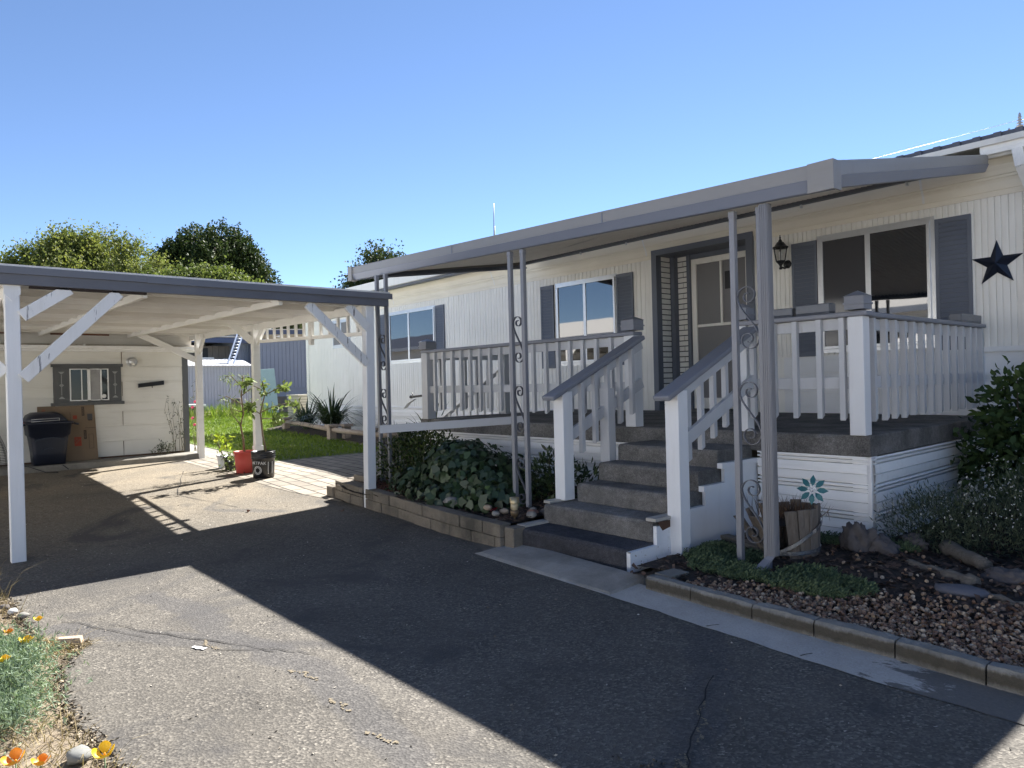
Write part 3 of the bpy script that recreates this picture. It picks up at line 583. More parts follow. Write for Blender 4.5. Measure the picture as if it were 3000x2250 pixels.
def railx(x0,x1,y,bx):
    mb=MB();mb.box(x0-.07,x1+.09,y-.075,y+.075,1.87,1.91);part('top_rail',mb,M['cap'],porch,bevel=.01)
    mb=MB();mb.box(x0+.05,x1-.05,y-.018,y+.018,1.775,1.868);part('upper_rail',mb,M['rail'],porch,bevel=.003)
    mb=MB();mb.box(x0+.05,x1-.05,y-.018,y+.018,1.305,1.4);part('middle_rail',mb,M['rail'],porch,bevel=.003)
    for x in bx: baluster(x,y-.04,1.06+random.uniform(-.008,.008),1.868)
RY=5.70
post(-8.4,RY,ZD,1.87,.14,True,'rail');post(-4.68,RY,ZD,1.87,.13,True);post(-2.42,RY,ZD,1.87,.12,True);post(-3.42,RY,ZD,1.87,.11,True)
railx(-8.4,-4.7,RY,[-8.168,-7.966,-7.758,-7.56,-7.36,-7.155,-6.951,-6.75,-6.54,-6.34,-6.142,-5.93,-5.727,-5.539,-5.342,-5.144,-4.939])
railx(-3.42,-2.42,RY,[-3.31,-3.112,-2.919,-2.714,-2.53])
def raily(y0,y1,x,by,sgn=1):
    mb=MB();mb.box(x-.075,x+.075,y0+.076,y1,1.872,1.912);part('top_rail',mb,M['cap'],porch,bevel=.01)
    mb=MB();mb.box(x-.018,x+.018,y0+.05,y1,1.775,1.868);part('upper_rail',mb,M['rail'],porch,bevel=.003)
    mb=MB();mb.box(x-.018,x+.018,y0+.05,y1,1.305,1.4);part('middle_rail',mb,M['rail'],porch,bevel=.003)
    for y in by: baluster(x+sgn*.04,y,1.04+random.uniform(-.008,.008),1.868,.045)
raily(RY,8.7,-2.45,[5.93,6.157,6.355,6.561,6.757,6.971,7.184,7.394,7.601,7.816,8.027,8.247,8.417,8.62])
raily(RY,7.15,-8.42,[5.95,6.18,6.4,6.62,6.84],-1)
post(-8.42,7.15,ZD,1.87,.12,False,'rail')
# stair rails (newel posts, sloping caps)
def stair_rail(x,newz0,tag_):
    yl,yu=4.33,5.62;zl,zu=1.27,1.84
    post(x,4.52,newz0,1.33,.125)
    mb=MB();mb.bar((x,yl,zl),(x,yu,zu),.15,.045);part('handrail',mb,M['cap'],porch,bevel=.012)
    s=(zu-zl)/(yu-yl)
    for dz,h in((-.075,.09),(-.46,.1)):
        mb=MB();mb.bar((x,4.58,zl+s*(4.58-yl)+dz),(x,5.64,zl+s*(5.64-yl)+dz),.036,h);part('sloping_rail',mb,M['rail'],porch,bevel=.003)
    for y in (4.72,4.9,5.08,5.26,5.44):
        z1=zl+s*(y-yl)-.02;mb=MB();xx=x+(.04 if x<-4 else -.04);mb.hexa([(xx-.021,y-.021,z1-.66),(xx+.021,y-.021,z1-.66),(xx+.021,y+.021,z1-.64),(xx-.021,y+.021,z1-.64),(xx-.021,y-.021,z1-.02),(xx+.021,y-.021,z1-.02),(xx+.021,y+.021,z1-.01),(xx-.021,y+.021,z1-.01)]);part('baluster',mb,M['rail'],porch)
stair_rail(-4.53,.36,'l');stair_rail(-3.30,.05,'r')
mb=MB();mb.box(-4.57,-4.46,5.05,5.15,.25,1.35);part('post',mb,M['rail'],porch,bevel=.006)
# second flight at the far end
mb=MB();mb.bar((-8.45,7.2,1.72),(-10.3,7.2,.78),.11,.045,(0,0,1));part('handrail',mb,M['skirt'],porch)
for k in range(9):
    x=-8.65-k*.19;z=1.72-(-8.45-x)*.508;mb=MB();mb.box(x-.02,x+.02,7.18,7.22,z-.72,z-.02);part('baluster',mb,M['skirt'],porch)
for k in range(4):
    mb=MB();mb.box(-8.9-k*.3,-8.56-k*.3,7.25,8.6,.1,.78-.17*k);part('step',mb,M['carpet'],porch)
# ------------------------------------------------------------------ awning
aw=thing('awning',(-2.55,4.51,.1),'flat grey metal porch awning on paired posts with scrollwork','awning')
A=dict(fr=Vector((-2.01,4.40,2.75)),fl=Vector((-8.42,4.56,3.0)),br=Vector((-2.26,8.42,3.62)),bl=Vector((-9.3,8.42,3.60)))
mb=MB()
def lerp(a,b,t): return a+(b-a)*t
n=110;f_=[];bk=[]
for i in range(n*4+1):
    t=i/(n*4);ph=i%4;d=Vector((0,0,-.03 if ph in(0,1) else -.055))
    f_.append(lerp(A['fl']+Vector((.05,.06,-.05)),A['fr']+Vector((-.05,.06,-.05)),t)+d);bk.append(lerp(A['bl'],A['br'],t)+d)
mb.strip(f_,bk);part('roof_pan',mb,M['awnpan'],aw)
mb=MB();q=[A['fl'],A['fr'],A['br'],A['bl']];mb.add([p+Vector((0,0,-.004)) for p in q]+[p+Vector((0,0,-.02)) for p in q],[(0,1,2,3),(7,6,5,4)]);part('roof_top',mb,M['awn'],aw)
def fascia(name,a,b,out,h1=.095,h2=.075):
    a=Vector(a);b=Vector(b);o=Vector(out);z=Vector((0,0,1))
    prof=[(0,0),(.0,-.012),(.012,-.014),(.012,-h1),(.02,-h1-.004),(-.012,-h1-h2),(-.02,-h1-h2-.004),(-.05,-h1-h2-.004),(-.05,-h1-h2+.02)]
    P=[a+o*u+z*v for u,v in prof];Q=[b+o*u+z*v for u,v in prof]
    for mi,(i0,i1),m in((0,(0,5),'awn'),(0,(4,9),'awnb')):
        mb=MB();mb.strip(Q[i0:i1],P[i0:i1]);part(name if m=='awn' else name+'_lip',mb,M[m],aw)
fascia('gutter',A['fl'],A['fr'],(0,-1,0));
fascia('side_fascia',A['fr'],A['br'],(1,0,0))
fascia('side_fascia',A['bl'],A['fl'],(-1,0,0))
for t in (.36,.7):
    c=lerp(A['fl'],A['fr'],t);mb=MB();mb.box(c.x-.004,c.x+.004,c.y-.017,c.y-.012,c.z-.1,c.z-.014);mb.box(c.x+.03,c.x+.036,c.y-.016,c.y-.012,c.z-.03,c.z-.024);mb.box(c.x+.03,c.x+.036,c.y-.016,c.y-.012,c.z-.08,c.z-.074);part('gutter_seam',mb,M['awnb'],aw)
mb=MB();mb.box(-8.5,-8.4,4.53,4.62,2.82,3.0);part('end_cap',mb,M['awn'],aw)
mb=MB();mb.box(-2.15,-1.984,4.372,4.386,2.568,2.752);mb.box(-1.996,-1.984,4.386,4.48,2.57,2.752);part('corner_cap',mb,M['awn'],aw)
mb=MB();mb.bar((-9.3,8.4,3.53),(-2.3,8.4,3.55),.06,.075);mb.bar((-9.3,8.37,3.57),(-2.3,8.37,3.59),.02,.02);part('back_channel',mb,M['trimgrey'],aw)
mb=MB();
for x in (-7.9,-6.95,-4.2,-3.0): mb.box(x-.012,x+.012,8.36,8.38,3.46,3.5)
part('channel_hook',mb,M['alu'],aw)
def topz(x): return A['fl'].z+(A['fr'].z-A['fl'].z)*(x-A['fl'].x)/(A['fr'].x-A['fl'].x)-.18
def apost(x,y,z0,w=.042):
    mb=MB();z1=topz(x);mb.box(x-w/2,x+w/2,y-w/2,y+w/2,z0,z1)
    mb.box(x-w/2-.003,x+w/2+.003,y-w/2-.003,y+w/2+.003,z1-.05,z1-.002);part('post',mb,M['pole'],aw,bevel=.004)
def scroll(x0,x1,y,z0,z1,flip=1):
    """S scroll of flat bar between the posts: two spirals joined by a sweeping stem"""
    W=x1-x0;cx=(x0+x1)/2;r=W*.5
    pts=[]
    ct=Vector((cx,y,z1-r))
    def spiral(c,a0,turn,r0,r1,nn=26): return [c+Vector((math.cos(a0+turn*t)*(r0+(r1-r0)*t**.8),0,math.sin(a0+turn*t)*(r0+(r1-r0)*t**.8))) for t in [k/nn for k in range(nn+1)]]
    top=spiral(ct,math.pi,-R(480),r,r*.22)          # starts at left side, over the top
    cb=Vector((cx,y,z0+r));bot=spiral(cb,0,-R(480),r,r*.22)   # starts right, under the bottom
    st=top[0];en=bot[0];mid=[]
    for k in range(1,16):
        t=k/16;h=3*t*t-2*t*t*t;mid.append(Vector((st.x+(en.x-st.x)*h,y,st.z+(en.z-st.z)*t)))
    pts=top[::-1]+mid+bot
    mb=MB();mb.ribbon(pts,(0,1,0),.022,.005);part('scroll',mb,M['iron'],aw)
for xa,xb,z0 in((-2.775,-2.565,.08),(-5.205,-5.02,.2),(-7.74,-7.53,.15)):
    apost(xa,4.52,z0);apost(xb,4.52,z0)
    for (a,b) in ((1.6,2.07),(.93,1.4),(.24,.71)): scroll(xa+.022,xb-.022,4.52,a,b)
mb=MB();xx=-2.505;z1=topz(xx);dw_=.03
mb.box(xx-dw_,xx+dw_,4.45,4.515,.2,z1)
for k in range(4): mb.box(xx-.024+k*.0145,xx-.019+k*.0145,4.444,4.45,.2,z1);mb.box(xx+dw_,xx+dw_+.005,4.456+k*.015,4.462+k*.015,.2,z1)
mb.hexa([(xx-.07,4.33,.08),(xx+.0,4.33,.08),(xx+dw_,4.45,.2),(xx-dw_,4.45,.2),(xx-.06,4.33,.13),(xx+.0,4.33,.13),(xx+dw_,4.515,.22),(xx-dw_,4.515,.22)]);part('downspout',mb,M['pole'],aw,bevel=.003)
def SV(nx,ny,D):  # survey point D metres deep
    d=(r2*((nx-1500)/2077.27)-u2*((ny-1125)/2077.27)+fw);return Vector((0,0,1.42))+d*D
# ------------------------------------------------------------------ carport
cp=thing('carport',(-7.2,.73,gh(-7.2)),'white timber carport with grey fascia, knee braces and slatted side','carport')
def cz(x): return 2.36+(-7.1-x)*.012           # underside of the rafters, rising gently to the back
YA,YB=-2.6,4.28
PX=[-7.2,-10.6,-13.28]
for x in PX:
    for y in (.73,4.08):
        if y<1 and x<-12: continue
        mb=MB();w_=.052;z0=gh(x)-.01
        lean=.02 if (y>2 and x>-8) else 0
        mb.hexa([(x-w_-lean,y-w_-lean*1.2,z0),(x+w_-lean,y-w_-lean*1.2,z0),(x+w_-lean,y+w_-lean*1.2,z0),(x-w_-lean,y+w_-lean*1.2,z0),(x-w_,y-w_,cz(x)),(x+w_,y-w_,cz(x)),(x+w_,y+w_,cz(x)),(x-w_,y+w_,cz(x))])
        part('post',mb,M['postw'] if x>-8 else M['cpwhite'],cp,bevel=.006)
        if x<-10 and x>-11 and y>2:
            mb=MB();mb.box(x-.062,x+.062,y-.062,y+.062,z0,z0+.42);part('post_base',mb,M['cpwhite'],cp,bevel=.004)
for x in (-7.2,):
    for y in (.73,):
        mb=MB();mb.box(x+.052,x+.06,y-.058,y+.058,2.26,2.36);mb.prism([(x+.052,y-.055,2.26),(x+.052,y+.055,2.26),(x+.052,y,2.2)],(.007,0,0))
        part('post_bracket',mb,M['postw'],cp)
# side beams with slatted rail
for y in (.73,4.08):
    mb=MB();mb.bar((-7.16,y,cz(-7.16)-.05),(-10.6,y,cz(-10.6)-.05),.05,.1);part('side_beam',mb,M['cpx'],cp,bevel=.004)
    mb=MB();mb.bar((-10.6,y+.03,cz(-10.6)-.045),(-13.9,y+.03,cz(-13.9)-.045),.05,.1);part('side_beam',mb,M['cpx'],cp,bevel=.004)
mb=MB();mb.bar((-7.25,4.09,2.03),(-10.42,4.09,2.13),.035,.045);part('slat_rail',mb,M['cpx'],cp,bevel=.003)
for x in (-10.16,-9.9,-9.65,-9.42,-9.17,-8.92,-8.42,-8.18,-7.95,-7.7,-7.46):
    mb=MB();zt=cz(x)-.1;zb=2.03+(-7.25-x)*.0315;mb.box(x-.017,x+.017,4.075,4.105,zb,zt);part('slat',mb,M['cpx'],cp)
mb=MB();mb.box(-8.73,-8.66,4.06,4.11,1.98,2.34);part('slat_post',mb,M['cpx'],cp)
# fascia and roof
mb=MB();mb.box(-7.145,-7.105,YA,4.3,2.335,2.44);part('fascia',mb,M['fascia'],cp,bevel=.004)
mb=MB();mb.prism([(-7.16,YA,2.485),(-7.09,YA,2.485),(-7.088,YA,2.425),(-7.1,YA,2.422),(-7.105,YA,2.44),(-7.16,YA,2.45)],(0,1.75-YA,0));mb.prism([(-7.16,1.75,2.482),(-7.086,1.75,2.482),(-7.084,1.75,2.42),(-7.1,1.75,2.42),(-7.105,1.75,2.44),(-7.16,1.75,2.45)],(0,2.59,0));part('drip_edge',mb,M['dripedge'],cp)
mb=MB();mb.hexa([(-14.6,YA,cz(-14.6)+.1),(-7.15,YA,cz(-7.15)+.1),(-7.15,4.32,cz(-7.15)+.1),(-14.6,4.32,cz(-14.6)+.1),(-14.6,YA,cz(-14.6)+.125),(-7.13,YA,cz(-7.15)+.125),(-7.13,4.32,cz(-7.15)+.125),(-14.6,4.32,cz(-14.6)+.125)]);part('roof',mb,M['cpwhite'],cp)
mb=MB();mb.hexa([(-14.62,YA,cz(-14.6)+.127),(-7.12,YA,cz(-7.15)+.127),(-7.12,4.33,cz(-7.15)+.127),(-14.62,4.33,cz(-14.6)+.127),(-14.62,YA,cz(-14.6)+.145),(-7.12,YA,cz(-7.15)+.145),(-7.12,4.33,cz(-7.15)+.145),(-14.62,4.33,cz(-14.6)+.145)]);part('roofing_sheet',mb,M['roofing'],cp)
RAFT=[paint('rafter_white_%d'%k,c,.6,wear=.1,wearc=(.3,.24,.18),grain='y',var=.1,bmp=.3,dirtamt=.35) for k,c in enumerate(((.84,.83,.8),(.74,.72,.68),(.86,.85,.83)))]
for i,x in enumerate([-7.42,-8.0,-8.6,-9.2,-9.8,-10.4,-11.0,-11.6,-12.2,-12.8,-13.4]):
    mb=MB();mb.box(x-.02,x+.02,YA,4.26,cz(x)-.02,cz(x)+.1);part('rafter',mb,RAFT[i%3],cp,bevel=.003)
for y in (1.75,3.05):
    mb=MB();mb.bar((-7.2,y,cz(-7.2)-.03),(-13.7,y,cz(-13.7)-.03),.04,.07);part('centre_beam',mb,M['cpx'],cp)
mb=MB();mb.box(-13.72,-13.68,1.9,2.75,2.40,2.425);mb.box(-13.72,-13.68,-.5,1.5,2.40,2.42);part('rusty_flashing',mb,plain('rust_brown',(.16,.06,.03),.8),cp)
mb=MB();mb.box(-7.19,-7.13,.85,1.75,2.318,2.337);part('dark_shim',mb,plain('old_dark_wood',(.03,.022,.02),.9),cp)
def brace(a,b,mat,w=.045,h=.095,label=None):
    mb=MB();mb.bar(a,b,w,h,(1,0,0) if abs(a[1]-b[1])<.01 else (0,0,1));part('brace',mb,M[mat],cp,label=label,bevel=.004)
def braceYZ(x,y0,z0,y1,z1,mat,w=.04,h=.1): # in a plane of constant x
    mb=MB();mb.bar((x,y0,z0),(x,y1,z1),w,h,(0,0,1));part('brace',mb,M[mat],cp,bevel=.004)
def braceXZ(y,x0,z0,x1,z1,mat,w=.04,h=.1):
    mb=MB();mb.bar((x0,y,z0),(x1,y,z1),w,h,(0,0,1));part('brace',mb,M[mat],cp,bevel=.004)
braceYZ(-7.15,.79,2.08,1.14,2.33,'brace');braceYZ(-7.15,.79,1.56,1.52,2.32,'brace')
braceYZ(-7.16,4.03,1.68,3.33,2.32,'brace2');braceYZ(-7.16,4.05,2.08,3.80,2.33,'brace2')
braceXZ(.73,-7.26,2.0,-7.75,2.36,'cpwhite');braceYZ(-7.2,.67,1.6,.05,2.3,'cpwhite')
braceYZ(-10.6,4.03,2.14,3.7,2.42,'cpwhite');braceXZ(4.08,-10.53,2.12,-10.2,2.37,'cpwhite')
braceYZ(-13.28,4.03,1.97,3.1,2.42,'cpwhite');braceXZ(4.08,-13.22,2.1,-12.95,2.38,'cpwhite')
braceXZ(4.08,-7.27,2.05,-7.55,2.3,'cpwhite')
# loose rail running from the carport post to the porch
mb=MB();mb.bar((-7.14,4.16,.925),(-6.3,5.62,.98),.03,.09);tag(part('grey_board',mb,M['rail'],base=(-7,4.3,.9)),'long grey weathered board fixed from the carport post across to the porch edge','board')
# ------------------------------------------------------------------ shed on its slab
sh=thing('shed',(-13.8,2.3,.3),'off white plank shed behind the carport with grey trimmed window','shed')
SX=-13.8
zs=[.33,.585,.845,1.1,1.36,1.615,1.87,2.16]
mb=MB()
for a,b in zip(zs[:-1],zs[1:]):
    mb.hexa([(SX+.016,-1.6,a),(SX+.016,3.96,a),(SX-.02,3.96,a),(SX-.02,-1.6,a),(SX+.004,-1.6,b-.003),(SX+.004,3.96,b-.003),(SX-.02,3.96,b-.003),(SX-.02,-1.6,b-.003)])
part('wall',mb,paint('shed_planks',(.72,.705,.65),.6,wear=.08,grain='y',var=.07,bmp=.15,dirtamt=.35,dirt=(.35,.3,.22)),sh)
mb=MB();
for i,(a,b) in enumerate(zip(zs[:-1],zs[1:])):
    for y in ([2.95,.4] if i%2==0 else [1.45,-.3]): mb.box(SX+.005,SX+.0185,y-.003,y+.003,a+.002,b-.004)
mb.box(SX-.05,SX+.012,-1.6,3.96,.3,.33);part('board_joint',mb,M['brown'],sh)
mb=MB();mb.box(SX-6,SX-.021,-1.6,3.95,.3,2.5);mb.box(SX-6,SX-.02,4.02,4.03,.3,2.5);part('shed_body',mb,M['lap'],sh)
mb=MB();mb.box(SX-.03,SX+.025,3.94,4.04,.3,2.06);part('corner_trim',mb,paint('shed_grey_trim',(.1,.105,.11),.6,wear=.1,dirtamt=.3),sh)
mb=MB();mb.box(SX-.05,SX-.01,-1.6,4.12,2.16,2.56);part('gable_board',mb,paint('shed_upper_board',(.74,.72,.67),.6,grain='y',var=.08,dirtamt=.3),sh)
mb=MB();mb.hexa([(SX-1,-1.6,2.30),(SX+.22,-1.6,2.215),(SX+.22,4.2,2.215),(SX-1,4.2,2.30),(SX-1,-1.6,2.33),(SX+.22,-1.6,2.24),(SX+.22,4.2,2.24),(SX-1,4.2,2.33)]);part('roof',mb,paint('moss_stained_roof',(.5,.46,.4),.8,wear=.5,wearc=(.06,.045,.035),grain='y',dirtamt=.6,dirt=(.05,.04,.03)),sh)
mb=MB();p=[(SX+.2,2.15),(SX+.28,2.15),(SX+.3,2.17),(SX+.3,2.215),(SX+.29,2.215),(SX+.285,2.175),(SX+.2,2.165)];mb.prism([(a,-1.6,b) for a,b in p],(0,5.8,0));mb.box(SX,SX+.2,-1.6,4.2,2.13,2.15)
for y in (.9,2.35,3.55,-.4): mb.box(SX+.1,SX+.3,y-.012,y+.012,2.222,2.25)
part('gutter',mb,M['skirt'],sh)
GT=paint('window_board_grey',(.09,.095,.1),.6,wear=.06,dirtamt=.15)
mb=MB();mb.box(SX,SX+.045,1.93,2.16,1.27,1.88);mb.box(SX,SX+.045,2.74,2.93,1.27,1.88);mb.box(SX,SX+.06,1.9,2.96,1.87,1.92);mb.box(SX,SX+.065,1.89,2.97,1.225,1.275);mb.box(SX,SX+.044,2.16,2.74,1.84,1.88);mb.box(SX,SX+.044,2.16,2.74,1.27,1.3)
wf=part('window',mb,GT,sh,bevel=.003)
mb=MB();
for y in (2.045,2.835):
    x=SX+.047
    for z,s in((1.77,1),(1.36,-1)): mb.add([(x,y-.045,z+s*.02),(x,y+.045,z+s*.02),(x,y+.008,z-s*.02),(x,y-.008,z-s*.02)],[(0,1,2,3)] if s<0 else [(3,2,1,0)])
    mb.add([(x,y-.035,1.565),(x,y,1.53),(x,y+.035,1.565),(x,y,1.6)],[(0,1,2,3)])
    mb.add([(x,y-.006,1.4),(x,y+.006,1.4),(x,y+.006,1.74),(x,y-.006,1.74)],[(0,1,2,3)])
part('shutter_ornament',mb,plain('faded_grey_paint',(.3,.31,.31),.7),wf)
mb=MB();x=SX+.018
mb.box(x,x+.01,2.16,2.74,1.3,1.84);part('pane',mb,glass_dark('shed_glass',(.02,.02,.022),1.45,.05,.02),wf)
mb=MB();mb.box(x+.0102,x+.013,2.47,2.605,1.32,1.82);part('curtain',mb,plain('grey_curtain',(.3,.3,.3),.8,0,.4,7),wf)
mb=MB();
for a,b in((2.16,2.18),(2.33,2.345),(2.42,2.465),(2.61,2.635),(2.72,2.74)): mb.box(x+.01,x+.022,a,b,1.3,1.84)
mb.box(x+.01,x+.022,2.18,2.72,1.3,1.315);mb.box(x+.01,x+.022,2.18,2.72,1.825,1.84);part('sash',mb,M['white'],wf)
mb=MB();mb.lathe([(.0,.004),(.035,.003),(.036,0)],(x+.014,2.665,1.37),12,M=Matrix.Rotation(R(90),4,'Y'));part('skull_sticker',mb,M['white'],wf)
mb=MB();mb.lathe([(.075,0),(.078,.05),(.066,.07),(.066,.1),(.05,.115),(0,.12)],(SX,3.11,1.955),20,M=Matrix.Rotation(R(90),4,'Y'));mb.lathe([(.088,0),(.09,.03),(.075,.035)],(SX,3.11,1.955),20,M=Matrix.Rotation(R(90),4,'Y'));part('round_lamp',mb,M['alu'],sh)
mb=MB();mb.hexa([(SX+.01,3.2,1.5),(SX+.06,3.2,1.5),(SX+.06,3.62,1.545),(SX+.01,3.62,1.545),(SX+.01,3.2,1.57),(SX+.05,3.2,1.57),(SX+.05,3.62,1.62),(SX+.01,3.62,1.62)]);mb.tube([(SX+.05,3.42,1.53),(SX+.06,3.42,1.49)],.008,6);part('black_shelf_bracket',mb,M['black'],sh,bevel=.006)
mb=MB();mb.hexa([(-14,-2.2,.15),(-13.22,-2.2,.15),(-13.22,4.06,.15),(-14,4.06,.15),(-14,-2.2,.305),(-13.24,-2.2,.3),(-13.24,4.05,.3),(-14,4.05,.305)]);k=struct('shed_slab',mb,M['slab']);b=k.modifiers.new('Bevel','BEVEL');b.width=.015
# bin
bn=thing('wheelie_bin',(-13.46,1.8,.3),'dark navy domed wheelie bin standing on the shed slab','bin')
navy=plain('navy_plastic',(.012,.016,.03),.42,0,.2,4,.1)
def rrect(cx,cy,hx,hy,z,r=.06,n=5):
    out=[]
    for qx,qy,a0 in((1,1,0),(-1,1,90),(-1,-1,180),(1,-1,270)):
        for k in range(n+1):
            a=R(a0+90*k/n);out.append((cx+qx*(hx-r)+r*math.cos(a),cy+qy*(hy-r)+r*math.sin(a),z))
    return out
def loft(mb,rings,cap=True,mi=0):
    n=len(rings[0]);vs=[p for r in rings for p in r];fs=[(i*n+k,i*n+(k+1)%n,(i+1)*n+(k+1)%n,(i+1)*n+k) for i in range(len(rings)-1) for k in range(n)]
    if cap: fs+=[tuple(range(n-1,-1,-1)),tuple((len(rings)-1)*n+k for k in range(n))]
    mb.add(vs,fs,mi,True)
mb=MB();bx,by=-13.5,1.8
loft(mb,[rrect(bx,by,.2,.215,.31),rrect(bx,by,.215,.23,.5),rrect(bx,by,.235,.255,.72),rrect(bx,by,.24,.262,.76),rrect(bx,by,.265,.28,.775),rrect(bx,by,.285,.3,.95),rrect(bx,by,.31,.32,.955),rrect(bx,by,.31,.32,.985)]);part('body',mb,navy,bn)
mb=MB();loft(mb,[rrect(bx,by-.03,.3,.29,.985,.1),rrect(bx,by-.04,.29,.27,1.04,.12),rrect(bx,by-.05,.25,.23,1.1,.12),rrect(bx,by-.06,.17,.16,1.14,.1)]);part('lid',mb,navy,bn)
mb=MB()
for a,b in(((by-.25,1.035),(by+.12,1.045)),((by-.25,1.0),(by+.12,1.01)),((by+.12,1.0),(by+.12,1.045))): mb.tube([(bx+.297,a[0],a[1]),(bx+.297,b[0],b[1])],.004,6)
part('lid_rim',mb,M['alu'],bn)
mb=MB();mb.tube([(bx-.1,by+.3,.96),(bx-.1,by+.4,.93),(bx+.15,by+.4,.93),(bx+.15,by+.3,.96)],.016,8);mb.tube([(bx-.1,by-.3,.96),(bx-.1,by-.4,.93),(bx+.15,by-.4,.93),(bx+.15,by-.3,.96)],.016,8);part('handle',mb,navy,bn)
mb=MB();mb.ribbon([(bx+.262,by-.2+.05*k,.69+.045*math.sin(math.pi*k/8)) for k in range(9)],(1,0,0),.02,.02);mb.ribbon([(bx+.238,by-.08+.02*k,.55+.02*math.sin(math.pi*k/8)) for k in range(9)],(1,0,0),.02,.012);part('rib',mb,navy,bn)
# flattened boxes against the wall
card=plain('cardboard',(.2,.145,.095),.85,0,.12,5);ink=plain('box_ink_black',(.04,.03,.025),.8);inkr=plain('box_ink_red',(.3,.055,.03),.8);inkg=plain('box_ink_grey',(.07,.07,.075),.8)
BX=-13.68
def wallM(y,z,x,rot=0): return Matrix.Translation((x,y,z))@Matrix(((0,0,1,0),(1,0,0,0),(0,1,0,0),(0,0,0,1)))@Matrix.Rotation(R(rot),4,'Z')
def leanx(z): return SX+.03+(1.24-z)*.16
cb=thing('cardboard_box',(-13.6,2.2,.31),'flattened brown moving carton leaning under the shed window','box')
mb=MB();mb.hexa([(leanx(.31)-.02,1.92,.31),(leanx(.31),1.92,.31),(leanx(.31),2.53,.31),(leanx(.31)-.02,2.53,.31),(leanx(1.22)-.02,1.91,1.22),(leanx(1.22),1.91,1.22),(leanx(1.22),2.51,1.225),(leanx(1.22)-.02,2.51,1.225)]);part('panel',mb,card,cb)
mb=MB()
def q(y0,y1,z0,z1,mi=0,d=.002): 
    mb.add([(leanx(z0)+d,y0,z0),(leanx(z0)+d,y1,z0),(leanx(z1)+d,y1,z1),(leanx(z1)+d,y0,z1)],[(0,1,2,3)],mi)
q(2.32,2.36,1.05,1.2,0);q(2.335,2.375,.66,.81,0);q(2.4,2.475,.98,1.08,2);q(2.41,2.47,.965,.98,0);q(2.19,2.25,1.0,1.06,1);q(2.195,2.295,.55,.7,1)
for y0,y1,z0,z1 in((2.405,2.41,.5,.74),(2.47,2.475,.5,.74),(2.41,2.47,.5,.504),(2.41,2.47,.736,.74),(2.36,2.51,.842,.848),(2.15,2.155,.9,1.12)): q(y0,y1,z0,z1,0)
part('print',mb,[ink,inkr,inkg],cb)
mb=MB();tilt=Matrix.Rotation(-math.atan(.16),4,'Y')
for y,z,t,s,rot in((2.34,1.125,'MEDIUM',.034,90),(2.355,.735,'MEDIUM',.034,90)):
    mb.text(t,s,Matrix.Translation((leanx(z)+.004,y,z))@tilt@wallM(0,0,0,rot),0)
for i,t in enumerate(('THE','HOME','DEPOT')):
    a=R(45);mb.text(t,.036,Matrix.Translation((leanx(.625)+.004,2.245+(i-1)*.027,.625-(i-1)*.027))@tilt@wallM(0,0,0,45),0)
part('lettering',mb,card,cb)
cb2=thing('cardboard_box',(-13.7,1.8,.31),'smaller brown carton half hidden behind the navy bin','box')
mb=MB();mb.box(SX+.02,SX+.035,1.7,1.95,.31,1.225);part('panel',mb,card,cb2)
mb=MB();mb.text('20',.05,wallM(1.78,1.16,SX+.036),0);mb.box(SX+.035,SX+.037,1.79,1.81,1.08,1.12);part('lettering',mb,inkr,cb2)
# wire roll on the left
mb=MB()
for k in range(26):
    z=.33+k*.025;r=.11-.0*k;mb.tube([(-13.5+.02*math.sin(k)+r*math.cos(a),1.17+r*math.sin(a)-.002*k*k*.15,z+.02*math.cos(a)) for a in [R(20*j) for j in range(19)]],.0035,4)
for j in range(8):
    a=R(45*j);mb.tube([(-13.5+.11*math.cos(a),1.17+.11*math.sin(a)-.002*k*k*.15,.33+k*.025) for k in range(0,26,3)],.0035,4)
tag(part('wire_fencing_roll',mb,plain('rusty_dark_wire',(.03,.032,.03),.6,.4),base=(-13.5,1.15,.3)),'roll of dark wire fencing standing left of the bin','fencing roll')
mb=MB();mb.tube([(-13.3,1.35,.33),(-13.24,1.5,.31),(-13.1,1.7,.215),(-12.95,1.85,.212)],.008,6);mb.tube([(-13.22,1.95,.3),(-13.2,2.03,.22)],.008,6);tag(part('black_cable',mb,M['black'],base=(-13.2,1.6,.25)),'thin black cable trailing off the slab edge below the bin','cable')
mb=MB();mb.tube([(-13.6,1.38,1.02),(-13.5,1.43,1.0),(-13.45,1.47,.98)],.02,8);tag(part('red_tool_handle',mb,plain('red_plastic',(.5,.02,.015),.35),base=(-13.5,1.43,1.0)),'small red tool handle poking out beside the bin lid','tool')
# ------------------------------------------------------------------ block retaining wall and loose blocks
def blockwall(mb,pts,z0,h,courses,L=.4,t=.19,seed=1):
    rr=random.Random(seed)
    for c in range(courses):
        d=0;tot=sum(math.dist(a,b) for a,b in zip(pts[:-1],pts[1:]))
        def P(s):
            for a,b in zip(pts[:-1],pts[1:]):
                l=math.dist(a,b)
                if s<=l or b==pts[-1]: return (a[0]+(b[0]-a[0])*s/l,a[1]+(b[1]-a[1])*s/l)
                s-=l
        s=-L*.5 if c%2 else 0
        while s<tot-.02:
            a=P(max(s,0)+.004);e=P(min(s+L,tot)-.004);j=rr.uniform(-.008,.008);zz=gh(a[0])+z0+c*h;ze=gh(e[0])+z0+c*h
            mb.hexa([(a[0],a[1]+j,zz),(e[0],e[1]+j,ze),(e[0],e[1]+t,ze),(a[0],a[1]+t,zz),(a[0],a[1]+j,zz+h-.004),(e[0],e[1]+j,ze+h-.004),(e[0],e[1]+t,ze+h-.004),(a[0],a[1]+t,zz+h-.004)]);s+=L
